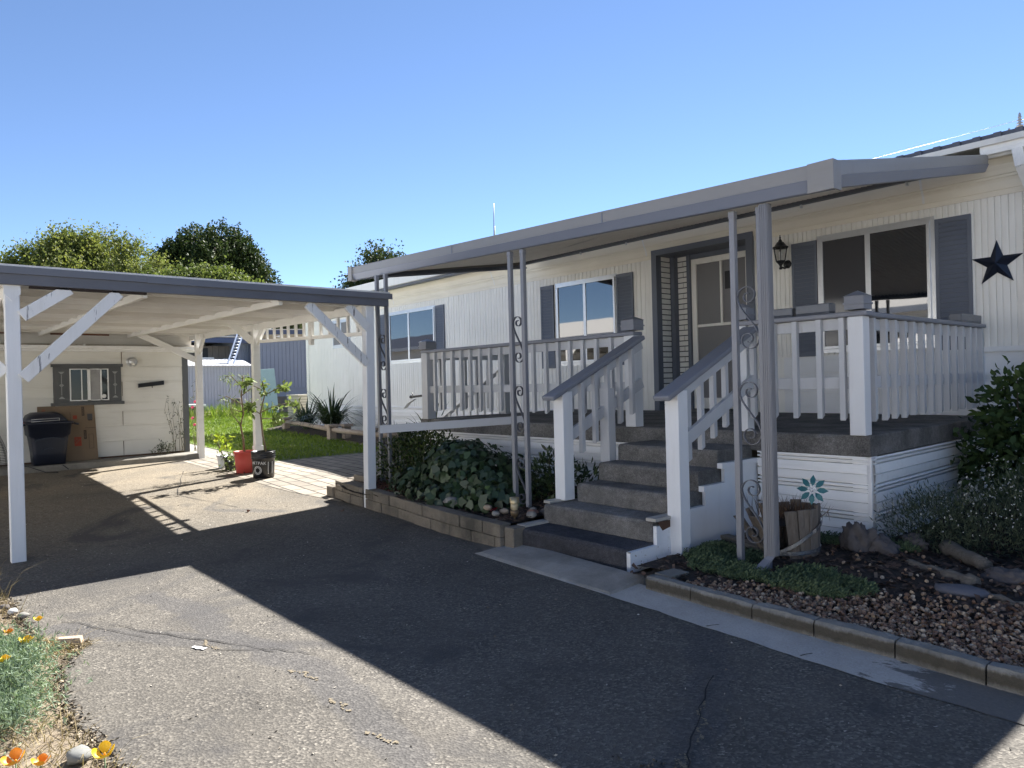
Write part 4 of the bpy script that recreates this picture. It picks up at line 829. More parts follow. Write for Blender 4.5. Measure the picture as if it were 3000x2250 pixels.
mb=MB();blockwall(mb,[(-7.22,4.0),(-6.4,3.97),(-5.5,3.88),(-4.62,3.82)],0,.112,2,.36,.13)
tag(part('block_wall',mb,M['block'],bevel=.008,base=(-6,3.9,0)),'low two course garden block wall edging the ivy bed','retaining wall')
mb=MB();blockwall(mb,[(-8.0,4.02),(-7.3,4.0)],0,.112,2,.4,.2,3);tag(part('block_wall',mb,M['block'],bevel=.008,base=(-7.6,4,0)),'short sunlit end of the block wall left of the carport post','retaining wall')
for x,y,z,sx_,sy_,sz_,l in((-8.12,4.0,0,.16,.2,.13,'loose grey block at the sunlit end of the wall'),(-7.72,4.2,.225,.3,.16,.07,'flat loose paving block lying on the wall top'),(-8.1,4.3,0,.25,.2,.2,'grey block half hidden behind the wall end'),(-4.55,3.86,0,.12,.14,.2,'single mossy block wedged beside the bottom step')):
    mb=MB();zz=gh(x)+z;mb.box(x-sx_/2,x+sx_/2,y,y+sy_,zz,zz+sz_);tag(part('loose_block',mb,M['block'],bevel=.01,base=(x,y,zz)),l,'block','loose blocks by the wall')
# ------------------------------------------------------------------ pots
potsoil=plain('pot_soil',(.03,.02,.014),.95,0,.4,40)
def pot(name,x,y,r0,r1,h,mat,label,rim=.012,ribs_=0):
    z=gh(x)+.009;t=thing(name,(x,y,z),label,'pot' if 'bucket' not in name else 'bucket','plant pots by the carport post')
    pr=[(r0*.9,0),(r0,.006),(r0+(r1-r0)*.55,h*.55),(r1,h-.03)]
    if ribs_: 
        pr=pr[:-1]+[(r1*.985,h*.72)]
        for k in range(ribs_): zz=h*.74+k*h*.085;pr+=[(r1*1.05,zz),(r1*1.05,zz+h*.03),(r1*.99,zz+h*.04)]
    pr+=[(r1+rim,h-.028),(r1+rim,h),(r1-.004,h),(r1-.008,h*.85)]
    mb=MB();mb.lathe(pr,(x,y,z),28);mb.lathe([(r1-.008,h*.85),(0,h*.86)],(x,y,z),28,1);mb.lathe([(0,.002),(r0*.9,0)],(x,y,z),28);part('shell',mb,[mat,potsoil],t);return t,z
bk=plain('black_plastic',(.014,.014,.015),.3,0,.2,8)
pot('plant_pot',-11.53,3.87,.065,.085,.21,plain('frosted_white_plastic',(.6,.62,.63),.5),'small white tapered plant pot, leftmost of the pots')
pot('plant_pot',-11.3,3.9,.07,.09,.2,bk,'black pot between the white pot and the red pot')
pot('plant_pot',-11.1,3.87,.05,.06,.15,plain('dark_green_plastic',(.03,.04,.03),.5),'narrow dark pot squeezed against the red pot')
red=plain('red_pot_plastic',(.5,.07,.055),.5,0,.15,6)
t,z=pot('plant_pot',-10.72,3.92,.125,.15,.325,red,'big red plastic pot left of the black bucket',.008)
mb=MB();mb.box(-10.62,-10.605,3.86,3.89,z,z+.03);part('drain_notch',mb,M['black'],t)
t,z=pot('planting_bucket',-10.02,3.93,.145,.16,.375,bk,'black ribbed bucket with white printed rings and label',.006,3)
print_w=plain('bucket_print',(.55,.55,.54),.6)
def cyl(a,zz,r=.156): return Vector((-10.02+r*math.cos(R(a)),3.93+r*math.sin(R(a)),z+zz))
va=math.degrees(math.atan2(-3.93,10.02))
mb=MB()
def arc(c,rad,w_,a0=0,a1=360,n=24):
    for k in range(n):
        q_=[]
        for ang,rr in((a0+(a1-a0)*k/n,rad),(a0+(a1-a0)*(k+1)/n,rad),(a0+(a1-a0)*(k+1)/n,rad-w_),(a0+(a1-a0)*k/n,rad-w_)): q_.append(cyl(c[0]+math.degrees(rr*math.cos(R(ang))/.156),c[1]+rr*math.sin(R(ang)),.158-.011*(1-(c[1]+rr*math.sin(R(ang)))/.26)))
        mb.add(q_,[(0,1,2,3)])
arc((va-32,.115),.06,.008);arc((va-32,.115),.044,.009)
def qa(a0,a1,z0,z1): mb.add([cyl(a0,z0,.158-.011*(1-z0/.26)),cyl(a1,z0,.158-.011*(1-z0/.26)),cyl(a1,z1,.1585-.011*(1-z1/.26)),cyl(a0,z1,.1585-.011*(1-z1/.26))],[(0,1,2,3)])
qa(va+22,va+52,.06,.23)
tm=MB();tm.text('BETPAK',.062,Matrix.Identity(4),0,0)
for f in tm.f: mb.add([cyl(va-26+math.degrees(tm.v[i][0]/.156),.215+tm.v[i][1]-tm.v[i][0]*.05,.1575) for i in f],[tuple(range(len(f)))])
part('print',mb,print_w,t)
mb=MB()
for k in range(9): 
    zz=.075+k*.016;mb.add([cyl(va+25,zz,.1605-.011*(1-zz/.26)),cyl(va+25+random.uniform(12,24),zz,.1605-.011*(1-zz/.26)),cyl(va+46,zz+.007,.1608-.011*(1-zz/.26)),cyl(va+25,zz+.007,.1605-.011*(1-zz/.26))],[(0,1,2,3)])
part('label_print',mb,M['black'],t)
# ------------------------------------------------------------------ small things on the rail
glassy=plain('smoky_tray',(.09,.1,.12),.25,0,.2,9)
for x,y,w_,d_,h_,l in((-3.06,5.7,.26,.12,.075,'grey patterned tray on the porch rail nearest the door'),(-2.76,5.7,.28,.12,.085,'grey patterned tray on the rail beside the corner post cap')):
    mb=MB();z0=1.912;mb.box(x-w_/2,x+w_/2,y-d_/2,y+d_/2,z0,z0+.012);
    for a,b,c,e in((x-w_/2,x+w_/2,y-d_/2,y-d_/2+.012),(x-w_/2,x+w_/2,y+d_/2-.012,y+d_/2),(x-w_/2,x-w_/2+.012,y-d_/2+.012,y+d_/2-.012),(x+w_/2-.012,x+w_/2,y-d_/2+.012,y+d_/2-.012)): mb.box(a,b,c,e,z0+.012,z0+h_)
    tag(part('tray',mb,glassy,bevel=.006,base=(x,y,z0)),l,'tray','trays on the porch rail')
mb=MB();mb.box(-2.51,-2.39,8.0,8.6,1.914,1.925);mb.box(-2.51,-2.5,8.0,8.6,1.925,2.0);mb.box(-2.4,-2.39,8.0,8.6,1.925,2.0);mb.box(-2.5,-2.4,8.0,8.012,1.925,2.0);mb.box(-2.5,-2.4,8.588,8.6,1.925,2.0);tag(part('tray',mb,glassy,bevel=.006,base=(-2.45,8.3,1.912)),'long grey tray at the wall end of the side rail','tray','trays on the porch rail')
orn=thing('wind_ornament',(-8.5,5.66,1.25),'black clip ornament with a pale feather on the far porch post','ornament')
mb=MB();mb.bar((-8.47,5.66,1.27),(-8.72,5.6,1.25),.05,.03);mb.blob((-8.7,5.6,1.255),(.035,.025,.025),3);mb.tube([(-8.66,5.6,1.27),(-8.68,5.6,1.31)],.008,6);part('clip',mb,M['black'],orn)
mb=MB();mb.ribbon([(-8.6,5.6,1.22),(-8.72,5.58,1.17),(-8.82,5.57,1.09)],(.3,1,.2),.06,.006);part('feather',mb,M['white'],orn)
# rooftop aerial, utility pole and wires
mb=MB();mb.tube([(-15.4,12.77,4.2),(-15.38,12.8,6.5)],[.02,.012],6);mb.tube([(-15.36,12.78,4.3),(-15.35,12.79,5.85)],.012,5);tag(part('roof_aerial',mb,plain('galvanised',(.3,.33,.36),.4,.6),base=(-15.4,12.77,4.2)),'thin upright aerial rising behind the awning','aerial')
up_=thing('utility_pole',(-8.3,36.2,0),'brown timber utility pole with insulators above the house roof','utility pole')
mb=MB();mb.lathe([(.19,0),(.16,6),(.15,11.65),(0,11.66)],(-8.25,36.2,0),14);part('pole',mb,wood('pole_wood',(.07,.04,.025),(.16,.1,.065),(8,8,.5)),up_)
mb=MB();mb.bar((-8.75,35.78,10.9),(-8.2,36.2,10.75),.1,.14);part('bracket',mb,M['white'],up_)
def insul(c):
    mb=MB();pr=[(.03,0)]
    for k in range(4): zz=.08+k*.12;pr+=[(.05,zz),(.14-.02*k,zz+.01),(.14-.02*k,zz+.03),(.05,zz+.06)]
    pr+=[(.05,.6),(0,.68)];mb.lathe(pr,c,10);part('insulator',mb,plain('grey_porcelain',(.3,.3,.33),.3),up_)
insul((-8.46,36.1,11.65));insul((-8.76,35.75,11.0))
mb=MB();mb.box(-8.5,-8.4,36.0,36.05,10.8,11.65);part('pin_plate',mb,M['white'],up_)
LE1=tuple(SV(935,853,90));LE2=tuple(SV(935,880,88))
for a,b,l in(((-8.46,36.1,12.0),LE1,'upper white power line crossing above the roof'),((-8.76,35.75,11.4),LE2,'lower white power line crossing above the roof')):
    mb=MB();P=[]
    for k in range(17):
        t=k/16;P.append((a[0]+(b[0]-a[0])*t,a[1]+(b[1]-a[1])*t,a[2]+(b[2]-a[2])*t-.5*4*t*(1-t)))
    mb.tube(P,.009,5);mb.tube([P[0],(6,47,P[0][2]+.2)],.009,5);tag(part('power_line',mb,M['alu'],base=a),l,'power line','power lines')
# ------------------------------------------------------------------ foliage helpers
def quads(name,V,mat,parent=None,base=(0,0,0),smooth=False):
    """V: (n,k,3) array of polygons"""
    n,k,_=V.shape;off=np.array(base,float)
    if parent is not None:
        off=np.zeros(3);p=parent
        while p is not None: off+=np.array(p.location);p=p.parent
    me=bpy.data.meshes.new(name);me.vertices.add(n*k);me.vertices.foreach_set('co',(V.reshape(-1,3)-off).astype(np.float32).ravel())
    me.loops.add(n*k);me.loops.foreach_set('vertex_index',np.arange(n*k,dtype=np.int32))
    me.polygons.add(n);me.polygons.foreach_set('loop_start',np.arange(0,n*k,k,dtype=np.int32));me.polygons.foreach_set('loop_total',np.full(n,k,dtype=np.int32))
    if smooth: me.polygons.foreach_set('use_smooth',np.ones(n,dtype=bool))
    me.materials.append(mat);me.update(calc_edges=True)
    o=bpy.data.objects.new(name,me);COL.objects.link(o)
    if parent is not None:o.parent=parent
    else:o.location=off
    return o
def unit(a): return a/np.maximum(np.linalg.norm(a,axis=1,keepdims=True),1e-9)
def leaves(C,D,L,W,fold=.25,droop=0.0,k=6):
    """leaf polygons: stalk end at C pointing along D"""
    n=len(C);D=unit(D);r=rng.normal(size=(n,3));S=unit(np.cross(D,r));U=np.cross(S,D)
    L=np.broadcast_to(L,(n,))[:,None];W=np.broadcast_to(W,(n,))[:,None]
    if k==4: pr=[(0,0,0),(.45,.5,fold),(1,0,-droop),(.45,-.5,fold)]
    else: pr=[(0,0,0),(.3,.42,fold*.8),(.68,.4,fold*.7),(1,0,-droop),(.68,-.4,fold*.7),(.3,-.42,fold*.8)]
    return np.stack([C+D*L*a+S*W*b+U*W*c for a,b,c in pr],1)
def sph(n): return unit(rng.normal(size=(n,3)))
def blobs_points(blobs,n,shell=.35):
    w=np.array([b[1][0]*b[1][1]+b[1][1]*b[1][2]+b[1][0]*b[1][2] for b in blobs]);idx=rng.choice(len(blobs),n,p=w/w.sum())
    c=np.array([b[0] for b in blobs])[idx];r=np.array([b[1] for b in blobs])[idx];d=sph(n)
    rad=(1-shell*rng.random(n)**1.6)*(1+.12*rng.normal(size=n))
    return c+d*r*rad[:,None],d
def tree(name,base,H,spread,label,mat,nleaf,lsize,blobs,trunk_r=.25,up=.25,barkc=(.1,.075,.055),drop=.0,lw=.6,shell=.4,k=4,twig=.6):
    t=thing(name,base,label,'tree');b=Vector(base)
    bark=plain('bark',barkc,.9,0,.3,6,.5)
    mb=MB();th=H*.32;mb.tube([b+Vector((0,0,-.2)),b+Vector((.05,.03,th*.5)),b+Vector((0,.05,th))],[trunk_r*1.3,trunk_r,trunk_r*.8],10)
    for (c,r) in blobs:
        c=Vector(c);s=b+Vector((0,0,th*random.uniform(.7,1)));m=(s+c)/2+Vector((random.uniform(-.3,.3),random.uniform(-.3,.3),random.uniform(0,.5)))
        mb.tube([s,m,c,c+Vector((0,0,r[2]*.6))],[trunk_r*.5,trunk_r*.3,trunk_r*.13,.02],6)
    part('trunk',mb,bark,t)
    nt_=nleaf//9;P0,d=blobs_points(blobs,nt_,shell);T=d*.9+rng.normal(size=(nt_,3))*.35;T[:,2]+=up-drop;T=unit(T)*(twig*rng.uniform(.35,1.15,nt_))[:,None]
    f_=np.tile(np.linspace(0,1,9),nt_)[:,None];P=np.repeat(P0,9,0)+np.repeat(T,9,0)*f_+rng.normal(size=(nt_*9,3))*lsize*.45;nleaf=nt_*9
    D=np.repeat(unit(T),9,0)*.6+rng.normal(size=(nleaf,3))*.75;D[:,2]-=.2
    L=lsize*rng.uniform(.6,1.25,nleaf)
    quads('crown',leaves(P,D,L,L*lw,k=k),mat,t);return t
def crown_blobs(c,r,n,rb,seed,flat=1,top=None):
    rr=np.random.default_rng(seed);out=[]
    for i in range(n):
        d=rr.normal(size=3);d/=np.linalg.norm(d);d[2]=abs(d[2])*1.0-.25;s=rr.random()**.4
        p=np.array(c)+d*np.array(r)*s;k=rb*rr.uniform(.6,1.25);out.append((tuple(p),(k,k,k*flat)))
    return out
LM={}
LM['maple']=leafmat('leaf_maple',[(0,(.075,.1,.03)),(.5,(.155,.182,.055)),(.85,(.25,.26,.068)),(1,(.38,.35,.09))],.4,nscale=.25,nmix=.45)
LM['oak']=leafmat('leaf_oak',[(0,(.018,.032,.01)),(.5,(.04,.062,.018)),(.85,(.07,.095,.028)),(1,(.12,.13,.04))],.22,nscale=.5,nmix=.3)
LM['mid']=leafmat('leaf_mid',[(0,(.06,.085,.022)),(.5,(.11,.145,.04)),(1,(.22,.24,.07))],.38,nscale=.4,nmix=.3)
LM['dark']=leafmat('leaf_dark',[(0,(.022,.035,.014)),(.5,(.045,.065,.025)),(1,(.1,.12,.05))],.25,nscale=.6)
LM['ivy']=leafmat('leaf_ivy',[(0,(.018,.035,.018)),(.55,(.035,.062,.028)),(.85,(.05,.09,.03)),(.96,(.12,.19,.045)),(1,(.16,.24,.05))],.2,.4,nscale=2.2,nmix=.35,spec=.5)
LM['box']=leafmat('leaf_box',[(0,(.02,.035,.01)),(.6,(.045,.075,.018)),(1,(.13,.16,.04))],.25,.35,nscale=2,spec=.5)
LM['rhodo']=leafmat('leaf_rhodo',[(0,(.022,.038,.016)),(.6,(.045,.07,.025)),(1,(.08,.115,.035))],.2,.35,spec=.5)
LM['bush']=leafmat('leaf_bush',[(0,(.03,.055,.024)),(.6,(.055,.095,.035)),(1,(.1,.15,.045))],.3,.5,nscale=1.5)
LM['sedum']=leafmat('leaf_sedum',[(0,(.05,.075,.045)),(.5,(.085,.125,.07)),(1,(.17,.22,.11))],.15,.6,nscale=3)
LM['candy']=leafmat('leaf_candytuft',[(0,(.03,.045,.03)),(.6,(.065,.085,.055)),(1,(.12,.14,.085))],.15,.7,nscale=3)
LM['grass']=leafmat('leaf_grass',[(0,(.08,.13,.018)),(.5,(.15,.22,.03)),(.85,(.24,.29,.06)),(1,(.38,.36,.14))],.35,.6,nscale=1.2,nmix=.5,spec=.2)
LM['dry']=leafmat('leaf_dry',[(0,(.13,.095,.05)),(.5,(.3,.235,.125)),(1,(.5,.42,.25))],.2,.8)
LM['poppy']=leafmat('leaf_poppy',[(0,(.11,.16,.11)),(.5,(.2,.27,.18)),(1,(.33,.4,.27))],.25,.6,nscale=4)
LM['lime']=leafmat('leaf_lime',[(0,(.16,.24,.03)),(.5,(.33,.4,.05)),(1,(.5,.52,.1))],.45,.5)
LM['iris']=leafmat('leaf_iris',[(0,(.02,.035,.016)),(.6,(.04,.065,.025)),(1,(.09,.11,.04))],.2,.35,spec=.5)
LM['gard']=leafmat('leaf_pale',[(0,(.1,.15,.05)),(.5,(.2,.26,.09)),(1,(.36,.4,.17))],.35,.5)
def at(nx,ny,D):  # a spot D metres deep for the survey marks taken off the photograph
    d=(r2*((nx-1500)/2077.27)-u2*((ny-1125)/2077.27)+fw);return Vector((0,0,1.42))+d*D
# ------------------------------------------------------------------ trees behind
SH=0
def B(nx,ny,D,rx,rz=None): p=at(nx,ny+SH,D);rz=rz or rx;return (tuple(p),(rx,rx,rz))
g=lambda nx,D: (at(nx,1150,D).x,at(nx,1150,D).y,gh(at(nx,1150,D).x))
SH=75
bl=[B(30,735,45,1.0),B(-15,760,45,1.1),B(75,705,45,.9),B(220,700,46,1.5),B(160,730,45,1.6),B(280,720,46,1.3),B(250,670,46,1.0),B(180,668,46,.9),B(100,780,45,1.7),B(40,800,44,1.5),B(210,770,44,1.8),B(300,780,45,1.7),B(130,830,44,1.9),B(250,840,44,2),B(345,820,45,1.3),B(20,850,44,1.6),B(330,760,45,1.0),B(145,690,46,.9),B(215,650,46,.5),B(250,650,46,.4),B(150,665,46,.4),B(-40,840,44,1.8)]
rs=np.random.default_rng(5)
for k in range(34):
    nx=rs.uniform(-10,360);ny=648+(abs(nx-215)/215)**1.3*170+rs.uniform(-22,60);bl.append(B(nx,ny,45.5,rs.uniform(.25,.6),rs.uniform(.5,1.1)))
tree('maple_tree',g(200,45.5),12,4,'tall yellow green maple, its crown at the left edge above the carport roof',LM['maple'],90000,.2,bl,.3,up=.7,shell=.8,twig=1.1)
SH=8
bl=[B(385,740,43,.7),B(355,720,43,.5),B(370,790,43,1),B(420,800,42,.8),B(400,830,42,1),B(345,700,43,.35),B(310,690,43,.4),B(398,715,43,.35),B(440,800,42,.55),B(470,780,42,.5)]
tree('maple_tree',g(390,43),9,3,'thin open maple top with sky showing through, right of the big maple',LM['maple'],9000,.16,bl,.16,up=.5,shell=1,twig=.9)
SH=42
bl=crown_blobs(at(625,812,52),(3.5,3.6,3.4),70,.95,11)+[B(580,670,52,1.2),B(650,668,52,1.3),B(690,700,52,1.3),B(550,710,52,1.2),B(500,760,52,1.3),B(740,760,52,1.2),B(770,790,52,.9),B(470,780,52,1),B(520,730,52,1),B(720,720,52,1.0),B(760,815,52,.8)]
tree('oak_tree',g(630,52),13,5,'dense dark round crowned tree standing against the sky',LM['oak'],90000,.2,bl,.4,up=.15,shell=.25,twig=.4)
SH=58
bl=[B(x,y,39,r) for x,y,r in((480,830,1.0),(530,800,1.0),(580,800,1.0),(630,795,1.1),(680,810,1.0),(730,825,.9),(550,840,1.2),(640,840,1.3),(700,850,1.0),(500,850,1.0),(565,775,.4),(455,770,.45),(460,800,.6),(610,780,.5),(750,850,.6))]
tree('bushy_tree',g(620,39),8,4,'light green low tree in front of the dark round one',LM['mid'],46000,.18,bl,.2,up=.6,shell=.7,twig=.7)
SH=48
bl=[B(x,y,34,r) for x,y,r in((1110,730,.75),(1150,750,.85),(1080,770,.8),(1120,790,1.0),(1180,770,.7),(1050,800,.6),(1040,830,.7),(1160,815,.9),(1090,830,1.0),(1200,790,.5),(1100,715,.4),(1000,845,.3))]
tree('shade_tree',g(1110,34),8,3,'dark leafy tree showing above the house roof left of the awning',LM['dark'],16000,.15,bl,.2,up=.1,shell=.8,twig=.6)
for nx,ny,D,rad,l in((830,948,60,1.3,'small far tree seen through the carport slats, left one'),(885,940,64,1.6,'small far tree seen through the carport slats next to the house corner'),(640,960,58,2.2,'dark far tree under the carport roof behind the ladder')):
    bl=crown_blobs(at(nx,ny,D),(rad,rad,rad*.7),7,rad*.5,int(nx));tree('distant_tree',g(nx,D),6,2,l,LM['dark'],2500,.3,bl,.15)
# ------------------------------------------------------------------ neighbour's place at the back
nb=thing('mobile_home',(-34.6,14,gh(-34.5)),'blue grey mobile home beyond the lawn with dark blue fascia','house')
nbw=paint('blue_grey_siding',(.24,.275,.345),.55,grain='z',var=.06,dirtamt=.1,dirt=(.3,.3,.35));nbd=paint('porch_brown_siding',(.2,.185,.17),.6,grain='z',var=.08,dirtamt=.15);navyp=paint('blue_fascia',(.06,.085,.16),.5,grain='y',var=.1)
def ribsy(mb,y0,y1,z0,z1,x,pitch=.2,d=.02,mi=0):
    prof=[];y=y0
    while y<y1-1e-6:
        for u,e in((0,0),(.02,0),(.03,d),(pitch-.01,d)): prof.append((x+e,min(y+u,y1)))
        y+=pitch
    mb.strip([(a,b,z0) for a,b in prof[::-1]],[(a,b,z1) for a,b in prof[::-1]],mi)
mb=MB();ribsy(mb,13.0,20,1.45,3.9,-34.5);ribsy(mb,12.55,13.6,.6,3.8,-34.9,.15,.015);mb.box(-46,-34.52,13.62,20,.5,3.85);mb.box(-46,-34.95,12.56,13.62,.5,3.8);part('wall',mb,nbw,nb)
mb=MB();ribsy(mb,6,12.55,.6,3.6,-36.0,.3,.02);mb.box(-46,-36.05,6,12.55,.5,3.6);part('porch_wall',mb,nbd,nb)
mb=MB();mb.box(-34.53,-34.46,13.62,20,1.42,1.47);mb.box(-34.56,-34.51,13.62,20,.55,1.42);mb.box(-34.5,-34.49,15.05,15.5,.7,1.4);part('skirting',mb,nbw,nb)
mb=MB();mb.hexa([(-34.3,13.3,4.08),(-34.3,20,4.35),(-34.2,20,4.35),(-34.2,13.3,4.08),(-34.3,13.3,4.3),(-34.3,20,4.55),(-34.2,20,4.55),(-34.2,13.3,4.3)]);mb.box(-34.6,-34.2,8,12.9,3.66,3.9);mb.box(-34.45,-34.40,13.0,13.12,2.7,3.85);part('fascia',mb,navyp,nb)
mb=MB();mb.hexa([(-46,13.3,4.2),(-34.15,13.3,4.3),(-34.15,20,4.55),(-46,20,4.45),(-46,13.3,4.25),(-34.15,13.3,4.34),(-34.15,20,4.6),(-46,20,4.5)]);mb.box(-46,-34.15,7.9,13.3,3.92,3.97);part('roof',mb,M['roofing'],nb)
mb=MB();mb.hexa([(-34.5,13.6,3.9),(-34.4,20,3.95),(-34.25,20,4.4),(-34.25,13.3,4.1),(-34.55,13.6,3.9),(-34.45,20,3.95),(-34.3,20,4.42),(-34.3,13.3,4.12)]);part('gable_band',mb,paint('tan_band',(.4,.36,.28),.6),nb)
mb=MB();mb.box(-34.9,-34.6,13.95,14.15,4.35,4.85);part('roof_vent',mb,M['white'],nb)
mb=MB();mb.box(-36.02,-35.97,11.0,11.5,2.0,3.5);part('door',mb,M['black'],nb)
mb=MB();mb.box(-35.98,-35.9,12.2,12.5,2.3,3.0);part('window',mb,M['alu'],nb)
mb=MB();mb.box(-34.88,-34.86,13.2,13.5,2.35,2.38);mb.box(-34.88,-34.86,13.2,13.5,3.2,3.24);mb.box(-34.88,-34.86,13.5,13.53,2.35,3.24);part('hatch_frame',mb,navyp,nb)
mb=MB();mb.bar((-34.45,14.15,4.1),(-34.3,14.45,4.02),.1,.1);mb.tube([(-34.45,14.25,4.0),(-34.4,14.3,4.1)],.03,6);tag(part('security_camera',mb,M['white'],base=(-34.4,14.3,4.1)),'small white camera under the blue fascia seen between the slats','camera')
ms=thing('metal_shed',(-33,12.5,gh(-33)),'pale ribbed metal garden shed in front of the blue grey home','shed')
SHX=-32.6;k_=SHX/-40.22
yb0,yb1=9.2,15.1*k_;zb=.53;zt=1.42+(2.745-1.42)*k_
galv=paint('galvanised_wall',(.4,.435,.48),.5,grain='z',var=.08,dirtamt=.25,dirt=(.3,.3,.3))
mb=MB();ribsy(mb,yb0,yb1,zb,zt,SHX,.13,.02);mb.box(SHX-2.3,SHX-.005,yb0,yb1,zb,zt);mb.box(SHX,SHX+.05,yb1-.05,yb1+.03,zb,zt);part('wall',mb,galv,ms)
mb=MB();y=yb0-.1
while y<yb1:
    mb.hexa([(SHX-1.2,y,zt+.36),(SHX+.15,y,zt+.01),(SHX+.15,y+.14,zt+.01),(SHX-1.2,y+.14,zt+.36),(SHX-1.2,y,zt+.38),(SHX+.15,y,zt+.03),(SHX+.15,y+.14,zt+.03),(SHX-1.2,y+.14,zt+.38)]);y+=.16
mb.hexa([(SHX-1.2,yb0-.1,zt+.34),(SHX+.14,yb0-.1,zt-.01),(SHX+.14,yb1+.12,zt-.01),(SHX-1.2,yb1+.12,zt+.34),(SHX-1.2,yb0-.1,zt+.365),(SHX+.14,yb0-.1,zt+.015),(SHX+.14,yb1+.12,zt+.015),(SHX-1.2,yb1+.12,zt+.365)]);mb.box(SHX-1.3,SHX-1.1,yb0-.1,yb1-1.2,zt+.38,zt+.44);part('roof',mb,plain('bright_metal_roof',(.55,.56,.57),.45,.3,.25,6),ms)
lad=thing('ladder',(-32.9,11.7,zt+.2),'aluminium extension ladder leaning from the metal shed roof to the eave','ladder')
mb=MB()
a0,a1=Vector((-32.75,11.32,zt+.13)),Vector((-33.5,12.05,4.02));o_=Vector((0,.26,0))
railm=plain('ladder_rail',(.5,.56,.66),.35,.5)
for s in(0,1): 
    mb=MB();mb.bar(a0+o_*s,a1+o_*s*1.0,.07,.03,(1,0,.2));part('stile',mb,railm,lad)
for k in range(1,9): 
    mb=MB();p=a0+(a1-a0)*k/9.5;mb.tube([p,p+o_],.018,6);part('rung',mb,railm,lad)
mb=MB();gp=Vector((-27.4,11.0,gh(-27.4)));mb.hexa([gp+Vector(v) for v in((0,-.1,0),(.02,.42,0),(-.05,.42,0),(-.07,-.1,0),(-.25,-.42,1.75),(-.23,.38,1.78),(-.28,.38,1.78),(-.3,-.42,1.75))])
tag(part('pale_green_panel',mb,plain('pale_green_paint',(.42,.54,.54),.5),bevel=.01,base=gp),'tall pale green panel leaning upright at the far lawn edge','panel')
for y,x,h,rr_,l in((9.95,-27.9,.62,.21,'grey cylindrical stump on the timber edge left of the green panel'),(12.3,-29.2,.6,.24,'grey cylindrical stump on the timber edge right of the green panel')):
    mb=MB();z=gh(x);mb.lathe([(rr_,0),(rr_*.97,h),(rr_*.9,h+.02),(0,h+.02)],(x,y,z),18);tag(part('stump',mb,concrete('stump_grey',(.2,.17,.14),.4),base=(x,y,z)),l,'stump')
for (x0,y0,x1,y1,l) in((-27.6,9.0,-27.5,10.75,'weathered timber edging, left length at the back of the lawn'),(-27.5,11.4,-27.9,14.2,'weathered timber edging, right length at the back of the lawn'),(-30.6,10.6,-31.6,14.5,'farther timber edging beside the blue grey home')):
    mb=MB();mb.bar((x0,y0,gh(x0)+.06),(x1,y1,gh(x1)+.06),.16,.16);tag(part('timber_edging',mb,wood('old_timber',(.12,.09,.065),(.28,.23,.18)),bevel=.01,base=(x0,y0,gh(x0))),l,'edging','timber edging behind the lawn')
mb=MB();mb.box(-27.3,-26.2,6.3,8.2,gh(-26.5),gh(-26.5)+.42);mb.box(-27.35,-26.15,6.25,8.25,gh(-26.5)+.42,gh(-26.5)+.5,1);tag(part('raised_planter',mb,[M['block'],M['white']],bevel=.01,base=(-26.7,7.2,.44)),'low dark block planter with a white stone top on the lawn','planter')
# A/C unit at the house corner
ac=thing('air_conditioner',(-19.9,9.2,gh(-20)),'beige slatted air conditioner unit at the far house corner','air conditioner')
mb=MB();x0,y0=-20.3,8.75;z=gh(-20);mb.box(x0,x0+.75,y0,y0+.7,z,z+.86);part('case',mb,plain('tan_case',(.3,.28,.23),.5),ac,bevel=.01)
mb=MB();
for k in range(10): mb.box(x0+.74,x0+.768,y0-.015,y0+.715,z+.06+k*.08,z+.1+k*.08);mb.box(x0,x0+.74,y0-.018,y0-.001,z+.06+k*.08,z+.1+k*.08)
mb.box(x0-.03,x0+.78,y0-.03,y0+.73,z+.86,z+.9);part('grille',mb,plain('tan_case_light',(.42,.39,.32),.5),ac)
# log edging fence
lf=thing('log_edging',(-15,7.4,gh(-15)),'low log rail edging with square posts in front of the house bed','edging')
lw=wood('grey_log',(.2,.15,.11),(.42,.35,.28),(1,10,10),5)
P=[(-18.2,7.75),(-14.7,7.33),(-13.0,7.35),(-12.3,7.6)]
for a,b in zip(P[:-1],P[1:]): 
    mb=MB();mb.tube([(a[0],a[1],gh(a[0])+.24),((a[0]+b[0])/2,(a[1]+b[1])/2,gh(a[0])+.22),(b[0],b[1],gh(b[0])+.24)],.055,10);part('log',mb,lw,lf)
for x,y in((-18.1,7.73),(-14.68,7.32),(-14.55,7.62),(-13.0,7.4)):
    mb=MB();z=gh(x);mb.box(x-.08,x+.08,y-.08,y+.08,z,z+.3);mb.box(x-.12,x+.12,y-.12,y+.12,z+.3,z+.36);part('post',mb,lw,lf,bevel=.008)
mb=MB();V=[(x,y,gh(x)+.02+(.08 if 0<j<2 else 0)) for x in lin(-18.9,-11.6,12) for j,y in enumerate((7.45,8.0,8.8))];mb.add(V,[(i*3+k,i*3+3+k,i*3+4+k,i*3+1+k) for i in range(11) for k in range(2)],0,True);struct('house_bed_soil',mb,M['mulch'])
